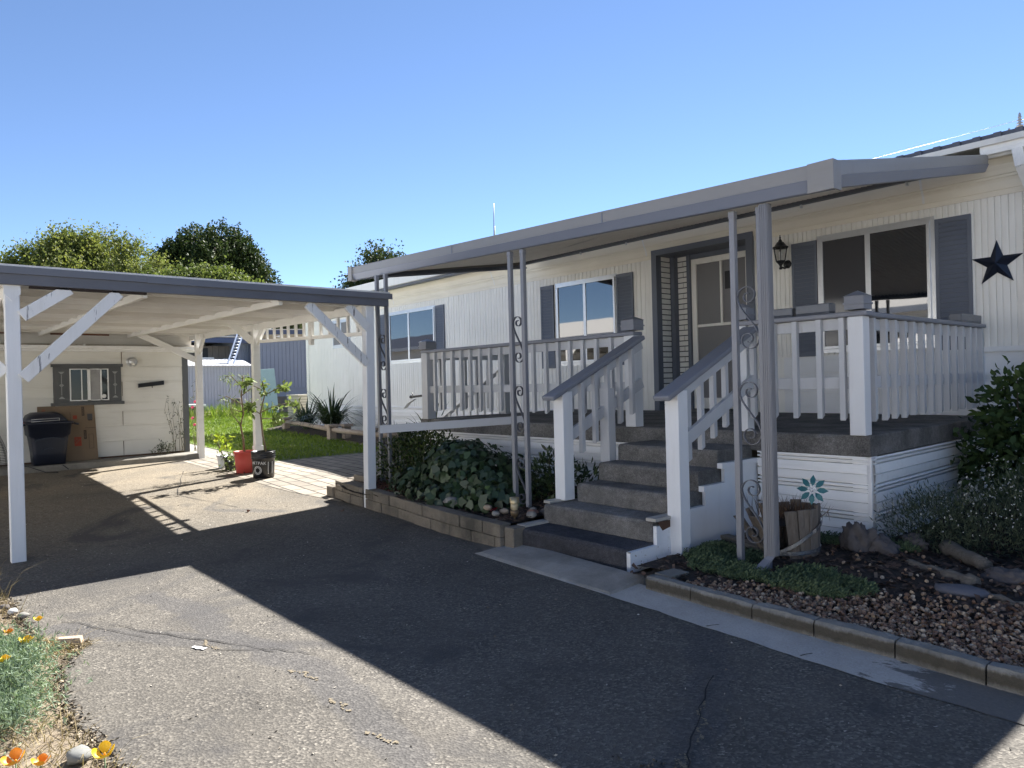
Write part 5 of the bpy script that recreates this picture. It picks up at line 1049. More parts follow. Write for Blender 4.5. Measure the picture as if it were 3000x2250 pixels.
def strap_plant(name,c,n,L,W,label,mat,spread=1.0,cat='plant'):
    c=np.array(c);V=[]
    for i in range(n):
        a=rng.uniform(0,2*np.pi);e=rng.uniform(.55,2.0)*spread;l=L*rng.uniform(.6,1.1);o=c+np.array([math.cos(a)*.09,math.sin(a)*.09,0]);h=np.array([math.cos(a),math.sin(a),0]);s=np.array([-math.sin(a),math.cos(a),0]);pts=[]
        for t in np.linspace(0,1,6): pts.append(o+h*l*(.25*t+.65*e*t*t*.6)+np.array([0,0,l*(1.15*t-.75*e*t*t*.8)]))
        for j in range(5):
            w0=W*(1-(j/5)**2)*.5;w1=W*(1-((j+1)/5)**2)*.5;V.append([pts[j]-s*w0,pts[j]+s*w0,pts[j+1]+s*w1,pts[j+1]-s*w1])
    return tag(quads(name,np.array(V),mat,base=tuple(c)),label,cat)
strap_plant('strap_leaf_plant',(-15.9,7.95,gh(-15.9)+.08),190,1.35,.05,'big clump of arching strap leaves behind the log rail',LM['iris'])
strap_plant('strap_leaf_plant',(-17.3,7.95,gh(-17.3)+.08),110,1.15,.045,'strap leaf clump at the far end of the log rail',LM['iris'])
strap_plant('grassy_plant',(-12.6,7.7,gh(-12.6)+.05),120,.6,.018,'dull grassy tuft by the near end of the log rail',LM['candy'])
strap_plant('spiky_plant',(-11.6,7.9,gh(-11.6)),14,1.1,.05,'sparse spiky plant with dark upright blades beside the carport post',LM['iris'],.5)
# lawn blades
n=52000
gx_=rng.uniform(-27.2,-11.8,n*2);gy_=rng.uniform(1,13.6,n*2)
ok=(gy_<np.array([lawn_y1(x) for x in gx_]))&(gy_>np.where(gx_<-18,1.0,4.8));gx_=gx_[ok][:n];gy_=gy_[ok][:n]
C=np.stack([gx_,gy_,np.interp(gx_,GX,GZ)+.01],1);a=rng.uniform(0,2*np.pi,len(C));s=np.stack([np.cos(a),np.sin(a),0*a],1);h=.045*rng.uniform(.5,1.4,len(C))
ln=rng.normal(size=(len(C),3))*.025;ln[:,2]=h
tag(quads('lawn_grass',np.stack([C-s*.012,C+s*.012,C+s*.004+ln,C-s*.004+ln],1),LM['grass'],base=(-15,6,.2)),'short mown green lawn grass between paving and log rail','grass',kind='stuff')
n=9000;gx_=rng.uniform(-27.2,-24.8,n);gy_=rng.uniform(3,10.5,n);m=np.exp(-((gx_+27)**2/2+(gy_-8.2)**2/3));gx_=gx_[m>rng.random(n)];gy_=gy_[m>rng.random(n)][:0] if False else gy_[m>rng.random(n)*0][:len(gx_)]
C=np.stack([gx_,gy_,np.interp(gx_,GX,GZ)],1);a=rng.uniform(0,2*np.pi,len(C));s=np.stack([np.cos(a),np.sin(a),0*a],1);ln=rng.normal(size=(len(C),3))*.12;ln[:,2]=.42*rng.uniform(.5,1.2,len(C))
tag(quads('tall_grass',np.stack([C-s*.015,C+s*.015,C+s*.004+ln,C-s*.004+ln],1),LM['grass'],base=(-26,8,.4)),'taller unmown grass mound around the white topped planter','grass',kind='stuff')
# ------------------------------------------------------------------ potted plants
def stems_plant(name,base,stems,leafsets,label,leafmat_,stemc=(.12,.1,.05),k=6):
    t=thing(name,base,label,'potted plant');b=Vector(base);mb=MB()
    for pts,r in stems: mb.tube([b+Vector(p) for p in pts],[r*(1-.6*i/len(pts)) for i in range(len(pts))],6)
    part('stem',mb,plain('green_stem',stemc,.7),t)
    VV=[]
    for (pts,n,L,W,dr) in leafsets:
        P=np.array([b+Vector(p) for p in pts]);i=rng.integers(0,len(P),n);C=P[i]+rng.normal(size=(n,3))*.035;D=rng.normal(size=(n,3))*.8;D[:,2]-=dr
        VV.append(leaves(C,D,L*rng.uniform(.6,1.2,n),W,.15,.15,k))
    quads('leaves',np.concatenate(VV),leafmat_,t);return t
zb=lambda x,h: gh(x)+.01+h
def path3(pts,n=5):
    out=[]
    for a,b in zip(pts[:-1],pts[1:]): out+=[tuple(a[i]+(b[i]-a[i])*k/n for i in range(3)) for k in range(n)]
    return out+[pts[-1]]
s1=[(0,0,0),(.02,-.07,.18),(.0,-.17,.34)];s1b=[(0,0,0),(-.03,-.04,.16),(-.02,-.1,.27)]
stems_plant('herb_plant',(-11.53,3.87,zb(-11.53,.2)),[(s1,.012),(s1b,.009)],[(path3(s1)[4:],110,.04,.012,-.2),(path3(s1b)[3:],50,.035,.011,-.2)],'leggy pale green herb leaning left out of the white pot',LM['gard'])
s1=[(0,0,0),(-.02,-.03,.2),(.0,-.1,.45)]
stems_plant('lime_leaf_plant',(-11.3,3.9,zb(-11.3,.16)),[([(0,0,0),(-.02,-.03,.15),(0,-.07,.3)],.008)],[([(0,-.1,.26),(.02,-.03,.33),(-.02,-.14,.3),(0,0,.24),(.0,-.1,.36)],40,.1,.042,.4)],'young plant with bright lime leaves in the black pot',LM['lime'])
stems_plant('bushy_potted_plant',(-11.1,3.87,zb(-11.1,.12)),[([(0,0,0),(0,.02,.15)],.008)],[([(random.uniform(-.14,.18),random.uniform(-.14,.12),random.uniform(-.08,.15)) for _ in range(30)],190,.045,.02,.1)],'small bushy green plant spilling over the narrow dark pot',LM['gard'])
ZS=.7
s1=[(0,0,0),(.01,-.02,.35),(-.02,-.05,.65),(.0,-.0,.9),(.0,-.03,1.3),(.02,.0,1.75)];br=[[( -.02,-.05,.65),(-.03,-.18,.9),(-.03,-.24,1.2)],[(0,-.03,1.3),(.02,.18,1.5),(.02,.3,1.55)],[(0,0,1.1),(-.02,-.28,1.3),(-.02,-.38,1.25)],[(0,-.02,1.5),(0,-.2,1.75),(0,-.3,1.72)],[(0,0,1.05),(.02,.2,1.2),(.02,.33,1.1)],[(0,-.03,.95),(0,-.22,1.02)]]
zsc=lambda P,k:[(x,y*.85,z*k) for x,y,z in P]
s1=zsc(s1,.68);br=[zsc(b_,.68) for b_ in br]
stems_plant('willow_sapling',(-10.72,3.92,zb(-10.72,.27)),[(s1,.018)]+[(b_,.008) for b_ in br],[(path3(s1)[22:],60,.12,.011,.9)]+[(path3(b_)[3:],34,.12,.011,.9) for b_ in br],'tall thin sapling with narrow drooping leaves in the red pot',LM['gard'],(.16,.11,.06))
s1=[(.03,.05,0),(0,.0,.35),(-.02,-.02,.75),(.0,.05,1.05),(.03,.0,1.3)];br=[[(-.02,-.02,.75),(.02,.2,.85),(.03,.45,.9),(.03,.62,.88)],[(-.02,-.02,.72),(0,-.2,.86)],[(0,.05,1.05),(.02,.3,1.18),(.02,.4,1.2)],[(0,0,1.15),(0,-.25,1.28)],[(-.02,-.02,.65),(.02,.25,.62)]]
s1=zsc(s1,.82);br=[zsc(b_,.82) for b_ in br]
stems_plant('maple_sapling',(-10.02,3.93,zb(-10.02,.31)),[(s1,.016)]+[(b_,.008) for b_ in br],[(path3(s1)[14:],34,.085,.045,.2)]+[(path3(b_)[5:],40,.09,.05,.25) for b_ in br],'maple sapling with broad pale leaves in the black bucket',LM['gard'],(.16,.12,.07))
# weeds at the shed corner and a flower stalk
def weed(c,h,n,label,flower=False):
    c=Vector(c);t=thing('weed',c,label,'weed');mb=MB();tips=[]
    for i in range(n):
        p=[c+Vector((0,random.uniform(-.1,.1),0))];
        for k in range(5): p.append(p[-1]+Vector((random.uniform(-.01,.03),random.uniform(-.06,.06),h/5*random.uniform(.6,1.2))))
        mb.tube(p,[.006,.005,.004,.003,.003,.002],4);tips+=p[2:]
    part('stem',mb,plain('dry_weed_stem',(.14,.12,.07),.8),t)
    P=np.array(tips);i=rng.integers(0,len(P),n*16);quads('leaves',leaves(P[i]+rng.normal(size=(n*16,3))*.02,rng.normal(size=(n*16,3)),.05,.014,k=4),LM['candy'],t)
    if flower:
        mb=MB()
        for q_ in tips[-1::-5][:4]: mb.blob(q_,(.035,.035,.03),1,1,.2)
        part('flower',mb,plain('crimson_flower',(.4,.02,.07),.6),t)
weed((-13.72,3.82,.3),.95,7,'dry spindly weed climbing the shed corner');weed((-13.6,3.5,.31),.22,10,'low grey green weed growing on the slab by the shed')
weed((-14.6,4.35,gh(-14.6)),1.25,4,'thin stalks with crimson flower heads behind the shed corner',True)
# ------------------------------------------------------------------ ivy bed shrubs
def shrub(name,label,blobs,n,L,W,mat,stems=8,base=None,k=6,up=.1,shell=.35,cat='shrub',droop=.15,outward=.9,core=True):
    base=base or (blobs[0][0][0],blobs[0][0][1],.22);t=thing(name,base,label,cat);b=Vector(base);mb=MB()
    for i in range(stems):
        bb=random.choice(blobs);c=Vector(bb[0])+Vector((random.uniform(-.5,.5)*bb[1][0],random.uniform(-.5,.5)*bb[1][1],0));mb.tube([b+Vector((random.uniform(-.08,.08),random.uniform(-.08,.08),-.03)),(b+c)/2,c,c+Vector((0,0,bb[1][2]*.7))],[.014,.011,.007,.003],5)
    part('stem',mb,plain('shrub_stem',(.07,.055,.035),.9),t)
    P,d=blobs_points(blobs,n,shell);D=d*outward+rng.normal(size=(n,3))*.6;D[:,2]+=up
    ok=P[:,2]>base[2]-.04;P=P[ok];D=D[ok];m=len(P)
    quads('leaves',leaves(P,D,L*rng.uniform(.6,1.2,m),W*rng.uniform(.8,1.15,m),.18,droop,k),mat,t);return t
shrub('box_shrub','glossy upright shrub next to the carport post',[((-7.35,4.75,.5),(.5,.42,.38)),((-7.05,4.85,.6),(.38,.35,.3)),((-7.7,4.7,.45),(.3,.3,.3)),((-6.9,4.8,.45),(.35,.35,.3)),((-7.3,4.7,.78),(.2,.2,.14))],5200,.05,.024,LM['box'],14,(-7.3,4.75,.22),shell=.6,up=.3)
def ivyleaves():
    bl=[((-6.25,4.7,.38),(.62,.5,.4)),((-5.8,4.75,.32),(.45,.42,.36)),((-6.75,4.5,.28),(.4,.4,.24)),((-6.2,4.3,.25),(.7,.3,.16)),((-5.5,4.55,.25),(.35,.4,.24)),((-6.4,4.75,.6),(.35,.35,.2))]
    t=thing('ivy_mound',(-6.2,4.6,.22),'broad dark mound of lobed ivy leaves beside the middle awning posts','ivy');mb=MB()
    for i in range(12):
        a=random.uniform(0,6.28);mb.tube([(-6.2,4.6,.2),(-6.2+.4*math.cos(a),4.6+.3*math.sin(a),.45),(-6.2+.75*math.cos(a),4.6+.45*math.sin(a),.25)],[.012,.008,.004],5)
    part('stem',mb,plain('ivy_stem',(.06,.05,.03),.9),t)
    n=3600;P,d=blobs_points(bl,n,.22);D=np.cross(d,rng.normal(size=(n,3)))+d*.25;D[:,2]-=.55;D=unit(D);S=unit(np.cross(D,d+rng.normal(size=(n,3))*.3));U=np.cross(S,D)
    L=.085*rng.uniform(.55,1.25,n)[:,None];pr=[(0,0,0),(.02,.32,.0),(.35,.55,-.05),(.5,.3,.03),(1,0,-.12),(.5,-.3,.03),(.35,-.55,-.05),(.02,-.32,0)]
    V=np.stack([P+D*L*a+S*L*b+U*L*c for a,b,c in pr],1);V=V[P[:,2]>.16];quads('leaves',V,LM['ivy'],t)
ivyleaves()
shrub('rhododendron','dark shrub with whorled leaves between awning post and steps',[((-5.2,5.0,.42),(.3,.26,.26)),((-4.9,5.0,.4),(.25,.25,.24)),((-5.35,4.9,.3),(.25,.25,.18)),((-5.05,4.9,.6),(.18,.18,.12))],900,.085,.03,LM['rhodo'],10,(-5.1,4.95,.22),up=.45,shell=.5)
# bed details: stones, chips, solar light, red leaves
def stone(c,r,label,col,seed,grp=None):
    mb=MB();mb.blob(c,r,seed,2,.25);tag(part('stone',mb,col,base=c),label,'stone',grp)
sg=plain('grey_stone',(.22,.21,.19),.85,0,.3,14,.3);st=plain('tan_stone',(.3,.24,.18),.85,0,.3,14,.3);sd=plain('dark_stone',(.09,.08,.078),.9,0,.35,10,.4);sr=plain('reddish_stone',(.25,.13,.09),.85,0,.3,14,.3)
stone((-5.72,4.12,.26),(.1,.07,.045),'smooth rounded grey stone at the foot of the ivy mound',sg,5)
for i,(x,y,c,r,l) in enumerate(((-4.98,4.18,st,.05,'tan pebble beside the solar light'),(-4.72,4.3,sr,.06,'reddish pebble behind the solar light'),(-4.66,4.22,sg,.055,'grey pebble near the step edge'),(-4.85,4.42,sg,.04,'small grey pebble under the rhododendron'),(-5.25,4.2,st,.05,'tan pebble in front of the middle awning post'),(-4.64,4.4,sd,.075,'dark stone against the second step'),(-4.95,4.05,sg,.045,'pale pebble just behind the wall top'))): stone((x,y,.245),(r,r*.8,r*.55),l,c,i+20,'pebbles in the ivy bed')
for x,y,l in((-5.12,4.2,'red fallen leaf under the ivy'),(-5.05,4.12,'red fallen leaf nearest the block wall')):
    tag(quads('fallen_leaf',leaves(np.array([[x,y,.255]]),np.array([[.5,-1,.1]]),.08,.055),plain('red_leaf',(.4,.02,.035),.6),base=(x,y,.255)),l,'leaf','red leaves in the ivy bed')
so_=thing('solar_light',(-4.74,4.08,.2),'brass topped solar stake light in the bed by the bottom step','garden light')
mb=MB();mb.lathe([(.0,.2),(.035,.21),(.05,.25),(.05,.28),(0,.285)],(-4.74,4.08,.15),14);mb.tube([(-4.74,4.08,.1),(-4.735,4.08,.36)],.012,6);part('stake',mb,plain('bronze',(.14,.1,.06),.4,.5),so_)
mb=MB();mb.lathe([(.03,.28),(.044,.3),(.046,.36),(0,.365)],(-4.74,4.08,.15),14);part('lens',mb,plain('amber_lens',(.4,.33,.2),.3),so_)
mb=MB();mb.lathe([(.055,.36),(.056,.42),(0,.425)],(-4.74,4.08,.15),14);part('cap',mb,plain('brass',(.4,.33,.2),.35,.7),so_)
for o_ in so_.children: o_.scale=(.75,.75,.8)
so_.location=(-4.7,4.06,.12)
# mulch litter (chips, shells) ----------------------------------------------------------
def scatter_chips(name,label,n,box,L,W,mat,zf,kind='stuff',weight=None,T=.25):
    x=rng.uniform(box[0],box[1],n);y=rng.uniform(box[2],box[3],n)
    if weight is not None: ok=weight(x,y)>rng.random(n);x=x[ok];y=y[ok]
    n=len(x);C=np.stack([x,y,zf(x,y)],1);a=rng.uniform(0,2*np.pi,n);d=np.stack([np.cos(a),np.sin(a),rng.normal(size=n)*.25],1);s=np.stack([-np.sin(a),np.cos(a),rng.normal(size=n)*.3],1);u=np.cross(d,s)
    l=(L*rng.uniform(.4,1.2,n))[:,None];w_=(W*rng.uniform(.5,1.2,n))[:,None]
    V=np.stack([C-d*l*.5-s*w_*.35,C-d*l*.35+s*w_*.5,C+d*l*.4+s*w_*.45,C+d*l*.5-s*w_*.4],1)+np.stack([u*w_*q_ for q_ in(.0,T,.1,T*.8)],1)
    return tag(quads(name,V,mat,base=(box[0],box[2],0)),label,'mulch',kind=kind)
chipm=islandmat('bark_chip',[(0,(.028,.018,.012)),(.5,(.07,.04,.026)),(.9,(.13,.075,.05)),(1,(.22,.16,.11))]);chipr=islandmat('red_chip',[(0,(.05,.018,.012)),(.6,(.13,.04,.025)),(1,(.25,.1,.06))])
scatter_chips('bark_chips','dark bark chip mulch over the bed right of the steps',9000,(-3.25,1.6,3.75,7.5),.06,.026,chipm,bedz,weight=lambda x,y: np.exp(-np.maximum(0,y-5)/2))
scatter_chips('bark_chips','red bark chips under the glossy shrub behind the block wall',2600,(-7.9,-6.5,4.1,5.2),.05,.022,chipr,lambda x,y:.225+.03*np.sin(x*3+y*2)+.03*(y-3.97)/1.85+np.interp(x,GX,GZ)*.8)
scatter_chips('bark_chips','dark bark litter in front of the ivy and stones',3800,(-6.6,-4.62,4.02,5.0),.045,.02,chipm,lambda x,y:.215+.03*np.sin(x*3+y*2)+.03*(y-3.97)/1.85)
# nut shells: small half domes
def shells(n):
    x=rng.uniform(-2.75,1.6,n*3);y=rng.uniform(3.72,5.6,n*3);c=3.72+ (x+2.75)*.36
    w_=np.clip(1.25-(y-3.7)/np.maximum(.25,(c-3.5)),0.02,1);ok=w_>rng.random(n*3);x=x[ok][:n];y=y[ok][:n];n=len(x)
    C=np.stack([x,y,bedz(x,y)+rng.uniform(0,.012,n)],1);r=(.0125*rng.uniform(.7,1.25,n))[:,None];u=unit(rng.normal(size=(n,3))*.8+np.array([0,0,.5]));t=unit(np.cross(u,rng.normal(size=(n,3))));b=np.cross(u,t);F=[]
    ring=[(math.cos(a),math.sin(a)) for a in np.linspace(0,2*np.pi,7)[:-1]]
    R0=[C+t*r*p+b*r*q_ for p,q_ in ring];R1=[C+(t*p+b*q_)*r*.68+u*r*.72 for p,q_ in ring];top=C+u*r*1.02
    vs=np.stack(R0+R1+[top],1);k=13;fs=[]
    base=[(i,(i+1)%6,6+(i+1)%6,6+i) for i in range(6)]+[(6+i,6+(i+1)%6,12) for i in range(6)]
    me=bpy.data.meshes.new('nut_shells');nf=len(base)
    loops=np.concatenate([np.array(f) for f in base]);tot=np.array([len(f) for f in base]);L_=len(loops)
    me.vertices.add(n*k);me.vertices.foreach_set('co',vs.reshape(-1,3).astype(np.float32).ravel());me.loops.add(n*L_);me.loops.foreach_set('vertex_index',(loops[None,:]+np.arange(n)[:,None]*k).astype(np.int32).ravel())
    st_=np.concatenate([[0],np.cumsum(tot)[:-1]]);me.polygons.add(n*nf);me.polygons.foreach_set('loop_start',(st_[None,:]+np.arange(n)[:,None]*L_).astype(np.int32).ravel());me.polygons.foreach_set('loop_total',np.tile(tot,n).astype(np.int32));me.polygons.foreach_set('use_smooth',np.ones(n*nf,dtype=bool))
    me.materials.append(islandmat('nut_shell',[(0,(.085,.045,.028)),(.4,(.19,.11,.07)),(.8,(.36,.25,.16)),(1,(.5,.4,.29))],.6));me.update(calc_edges=True)
    o=bpy.data.objects.new('nut_shells',me);COL.objects.link(o);tag(o,'tan nut shell mulch spread along the kerb','mulch',kind='stuff')
shells(11000)
# right hand bed planting
shrub('leafy_shrub','tall leafy green shrub against the house at the porch side',[((-1.7,7.6,.75),(.55,.5,.5)),((-1.35,7.4,.6),(.6,.55,.5)),((-1.75,7.5,1.1),(.35,.35,.35)),((-1.2,7.5,1.15),(.45,.4,.4)),((-.9,7.3,.8),(.6,.5,.6)),((-2.0,7.6,.55),(.35,.35,.3)),((-1.4,7.6,1.4),(.22,.2,.22)),((-1.05,7.6,1.45),(.2,.2,.25)),((-.7,7.4,1.2),(.4,.4,.4))],6500,.095,.05,LM['bush'],26,(-1.35,7.5,.13),shell=.5,up=-.15,droop=.25)
def mound(name,label,blobs,n,L,W,mat,fl=0,flc=None,base=None,upw=.8):
    base=base or (blobs[0][0][0],blobs[0][0][1],.12);t=thing(name,base,label,'plant')
    P,d=blobs_points(blobs,n,.5);D=d*.5+rng.normal(size=(n,3))*.5;D[:,2]+=upw;ok=P[:,2]>.1;P=P[ok];D=D[ok];m=len(P)
    quads('foliage',leaves(P,D,L*rng.uniform(.6,1.3,m),W,.1,0,4),mat,t)
    if fl:
        P,d=blobs_points(blobs,fl*2,.12);ok=(d[:,2]>-.1);P=(P+d*.02+rng.normal(size=P.shape)*.03)[ok][:fl];P[:,2]+=.03;V=[]
        for j in range(3):
            dd=rng.normal(size=(len(P),3));V.append(leaves(P,dd,.010,.009,.1,0,4))
        quads('blossoms',np.concatenate(V),flc,t)
    return t
wfl=plain('white_petal',(.55,.56,.52),.7)
mound('candytuft','grey green mound dotted with small white flowers by the skirting corner',[((-1.95,5.75,.28),(.35,.28,.24)),((-1.65,5.9,.3),(.38,.3,.26)),((-2.0,6.0,.3),(.25,.25,.24))],5200,.05,.008,LM['candy'],260,wfl,(-1.85,5.85,.12))
mound('candytuft','largest white flowered mound in front of the leafy shrub',[((-1.25,6.1,.33),(.55,.4,.32)),((-.75,6.0,.35),(.55,.45,.34)),((-.3,6.1,.35),(.5,.45,.34)),((-1.45,6.35,.42),(.45,.35,.3))],9500,.05,.008,LM['candy'],700,wfl,(-.9,6.1,.12))
mound('candytuft','nearest white flowered mound at the right edge of the photo',[((-.95,5.45,.26),(.3,.28,.2)),((-.6,5.4,.28),(.4,.35,.24)),((-.2,5.5,.3),(.4,.4,.25))],5200,.05,.008,LM['candy'],380,wfl,(-.6,5.4,.12))
def sedum(label,pts,n):
    t=thing('sedum_patch',(pts[0][0],pts[0][1],.12),label,'ground cover');P=[];D=[]
    for i in range(n):
        c=random.choice(pts);a=random.uniform(0,6.28);r=math.sqrt(random.random());x=c[0]+c[2]*r*math.cos(a);y=c[1]+c[3]*r*math.sin(a);z=float(bedz(np.array(x),np.array(y)));h=random.uniform(.02,.075)*(1.2-r*.6);ax=np.array([random.uniform(-.3,.3),random.uniform(-.3,.3),1])
        for k in range(9):
            an=k*2.4;P.append((x+ax[0]*h*k/9,y+ax[1]*h*k/9,z+h*k/9));D.append((math.cos(an),math.sin(an),.4+.1*k))
    quads('foliage',leaves(np.array(P),np.array(D),.024,.009,.1,0,4),LM['sedum'],t)
sedum('low green sedum mat around the foot of the thin awning post',[(-3.0,4.5,.22,.18),(-2.8,4.3,.25,.2),(-2.6,4.25,.2,.15),(-2.9,4.65,.25,.12),(-3.1,4.7,.12,.15)],1500)
sedum('brighter green sedum mat beside the downspout foot',[(-2.2,4.22,.25,.14),(-1.98,4.3,.22,.16),(-2.25,4.45,.2,.15),(-2.05,4.15,.18,.08)],1500)
sedum('thin line of sedum along the white skirting',[(-2.5,5.45,.3,.12),(-2.2,5.5,.25,.1)],500)
# half barrel, tilted and broken
brl=thing('half_barrel_planter',(-2.62,4.98,.1),'broken tilted wooden half barrel with bright metal hoops','planter')
Mb=Matrix.Translation((-2.63,4.98,.1))@Matrix.Rotation(R(-4),4,'Y')@Matrix.Rotation(R(3),4,'X')
stv=wood('barrel_stave',(.07,.056,.045),(.22,.185,.15),(9,9,1),5)
for k in range(16):
    a0=2*math.pi*k/16+.012;a1=2*math.pi*(k+1)/16-.012;h=.36+random.uniform(-.015,.015)
    if k==12: continue
    lean_={8:.07,9:.13,10:.17,11:.12}.get(k,0)
    if lean_: h-=.03
    mb=MB();q_=[]
    for z,r in((0,.19),(h,.232+lean_)):
        for rr_,aa in((r,a0),(r,a1),(r-.022,a1),(r-.022,a0)): q_.append(Mb@Vector((rr_*math.cos(aa),rr_*math.sin(aa),z)))
    mb.hexa(q_);part('stave',mb,stv,brl,bevel=.004)
mb=MB();mb.lathe([(0,.25),(.2,.25)],(0,0,0),16,M=Mb);part('soil',mb,potsoil,brl)
hoop=plain('galvanised_hoop',(.55,.57,.6),.25,.9)
for z,r,dz,a0,a1 in((.05,.2,0,-2.0,1.3),(.15,.222,.12,-1.75,1.0)):
    mb=MB();mb.ribbon([Mb@Vector(((r+.01*(z+dz*math.cos(a-.9)>.2))*math.cos(a),(r+.01*(z+dz*math.cos(a-.9)>.2))*math.sin(a),z+dz*math.cos(a-.9))) for a in np.linspace(a0,a1,26)],(0,0,1),.028,.004);part('hoop',mb,hoop,brl)
n=260;P=np.stack([rng.normal(size=n)*.1-2.68,rng.normal(size=n)*.09+4.98,np.full(n,.36)],1);D=rng.normal(size=(n,3))*.45;D[:,2]=1;tag(quads('dead_plant',leaves(P,D,.17*rng.uniform(.5,1.2,n),.006,.1,0,4),islandmat('dead_stem',[(0,(.07,.035,.02)),(1,(.2,.12,.06))]),base=(-2.68,4.98,.36)),'brown dead stems standing in the half barrel','plant')
fl_=thing('metal_flower',(-2.47,4.95,.36),'teal eight petal metal flower stake with white centre in the barrel','garden ornament')
fc=Vector((-2.44,4.93,.60));fn=Vector((.3,-1,.25)).normalized();fa=fn.orthogonal().normalized();fb=fn.cross(fa)
mb=MB()
for k in range(8):
    a=2*math.pi*k/8;d=fa*math.cos(a)+fb*math.sin(a);s=fn.cross(d);o_=fn*(.008 if k%2 else 0)
    mb.add([fc+d*.025+o_,fc+d*.05+s*.017+o_+fn*.004,fc+d*.075+s*.019+o_+fn*.003,fc+d*.108+o_,fc+d*.075-s*.019+o_+fn*.003,fc+d*.05-s*.017+o_+fn*.004],[(0,1,2,3,4,5)])
part('petals',mb,plain('teal_enamel',(.01,.11,.13),.4,.2),fl_)
mb=MB()
for k in range(8):
    a=2*math.pi*k/8+.3;mb.blob(fc+(fa*math.cos(a)+fb*math.sin(a))*.022+fn*.012,(.011,.011,.011),k,1,.05)
mb.blob(fc+fn*.018,(.012,.012,.012),3,1,.05);part('centre',mb,M['white'],fl_)
mb=MB();mb.tube([fc,(-2.47,4.95,.3)],.005,6);part('stake',mb,M['black'],fl_)
# rocks, driftwood, planks in the right bed
dw=wood('grey_driftwood',(.06,.05,.04),(.19,.17,.14),(2,14,14),5)
mb=MB();mb.blob((-2.28,5.3,.17),(.11,.08,.16),4,4,.5);mb.blob((-2.16,5.36,.15),(.12,.09,.1),8,4,.5);tag(part('rock',mb,sd,base=(-2.2,5.3,.12)),'jagged dark brown rock in front of the skirting corner','rock')
mb=MB();mb.blob((-2.02,5.62,.15),(.08,.07,.08),14,4,.45);tag(part('rock',mb,sd,base=(-2.02,5.62,.12)),'small dark round rock beside the white flowered mound','rock')
def driftlog(a,b,r,label,seed):
    mb=MB();rr=random.Random(seed);a=Vector(a);b=Vector(b);P=[a.lerp(b,t)+Vector((rr.uniform(-.01,.01),rr.uniform(-.01,.01),rr.uniform(-.008,.008))) for t in [k/6 for k in range(7)]];mb.tube(P,[r*rr.uniform(.7,1.1) for _ in P],8);tag(part('driftwood',mb,dw,base=a),label,'driftwood')
driftlog((-1.82,5.66,.16),(-1.48,5.27,.17),.06,'thick grey driftwood log lying below the white flowered mound',1)
driftlog((-1.9,5.12,.14),(-1.6,4.95,.14),.035,'short brown driftwood piece beside the flat slate',2)
driftlog((-1.6,4.92,.15),(-1.4,4.8,.15),.055,'ragged driftwood stump piece behind the flat slate',3)
driftlog((-1.32,4.66,.14),(-1.05,4.55,.15),.022,'pale twisted driftwood branch lying on the nut shells',4);
mb=MB();mb.blob((-1.42,4.62,.15),(.15,.1,.035),9,2,.2);tag(part('slate',mb,plain('flat_slate',(.1,.1,.115),.7,0,.2,8,.2),base=(-1.42,4.62,.13)),'flat dark slate stone among the driftwood','stone')
mb=MB();mb.blob((-1.3,5.1,.15),(.14,.09,.06),19,4,.4);tag(part('rock',mb,sd,base=(-1.3,5.1,.13)),'long grey rock at the edge of the nearest flower mound','rock')
mb=MB();mb.blob((-1.05,5.0,.15),(.12,.09,.05),29,4,.4);tag(part('rock',mb,sr,base=(-1.05,5.0,.13)),'reddish flat rock right of the slate','rock')
for i,(a,b,l) in enumerate((((-3.2,4.98,.15),(-2.75,4.85,.13),'old grey plank lying behind the thin awning post'),((-3.0,5.3,.14),(-2.6,5.2,.16),'short grey plank leaning against the half barrel'))):
    mb=MB();mb.bar(a,b,.09,.03);tag(part('plank',mb,dw,bevel=.004,base=a),l,'plank')
# ------------------------------------------------------------------ near left verge
def verge(n,box,h,mat,name,label,wd=.004,lean_=.5,weight=None,cat='grass'):
    x=rng.uniform(box[0],box[1],n);y=rng.uniform(box[2],box[3],n)
    if weight is not None: ok=weight(x,y)>rng.random(n);x=x[ok];y=y[ok]
    n=len(x);C=np.stack([x,y,np.interp(x,GX,GZ)-.01],1);a=rng.uniform(0,2*np.pi,n);s=np.stack([np.cos(a),np.sin(a),0*a],1)*wd;l1=rng.normal(size=(n,3))*lean_;hh=h*rng.uniform(.4,1.2,n);l1=l1*hh[:,None];l1[:,2]=hh
    l2=l1*1.0;l2[:,:2]*=2.2;l2[:,2]=hh*1.25
    V=np.concatenate([np.stack([C-s,C+s,C+s*.7+l1,C-s*.7+l1],1),np.stack([C-s*.7+l1,C+s*.7+l1,C+s*.1+l2,C-s*.1+l2],1)])
    return tag(quads(name,V,mat,base=(box[0],box[2],0)),label,cat,kind='stuff')
edge=lambda x,y: (y<np.interp(x,[-8,-6.3,-5.5,-5.0,-4.85,-4.6,-4.4,-4.0,-3.5,-3,0],[.4,.5,.56,.5,.62,.8,.66,.55,.54,.62,.6])-.01).astype(float)
verge(5200,(-6.6,-2.0,-.6,.8),.05,LM['dry'],'dry_grass','short dry straw litter along the left edge of the drive',.0022,.8,lambda x,y: edge(x,y)*.9)
verge(110,(-6.3,-5.4,.2,.55),.2,LM['dry'],'dry_grass','taller dry grass stalks at the foot of the near carport post',.002,.35,edge)
verge(420,(-4.95,-4.5,.5,.78),.045,LM['dry'],'dry_grass','straw litter round the wood chunk in the asphalt notch',.0025,1.2,edge)
verge(420,(-3.6,-2.2,.1,.6),.07,LM['dry'],'dry_grass','dry grass at the bottom left corner of the photo',.0018,.6,edge)
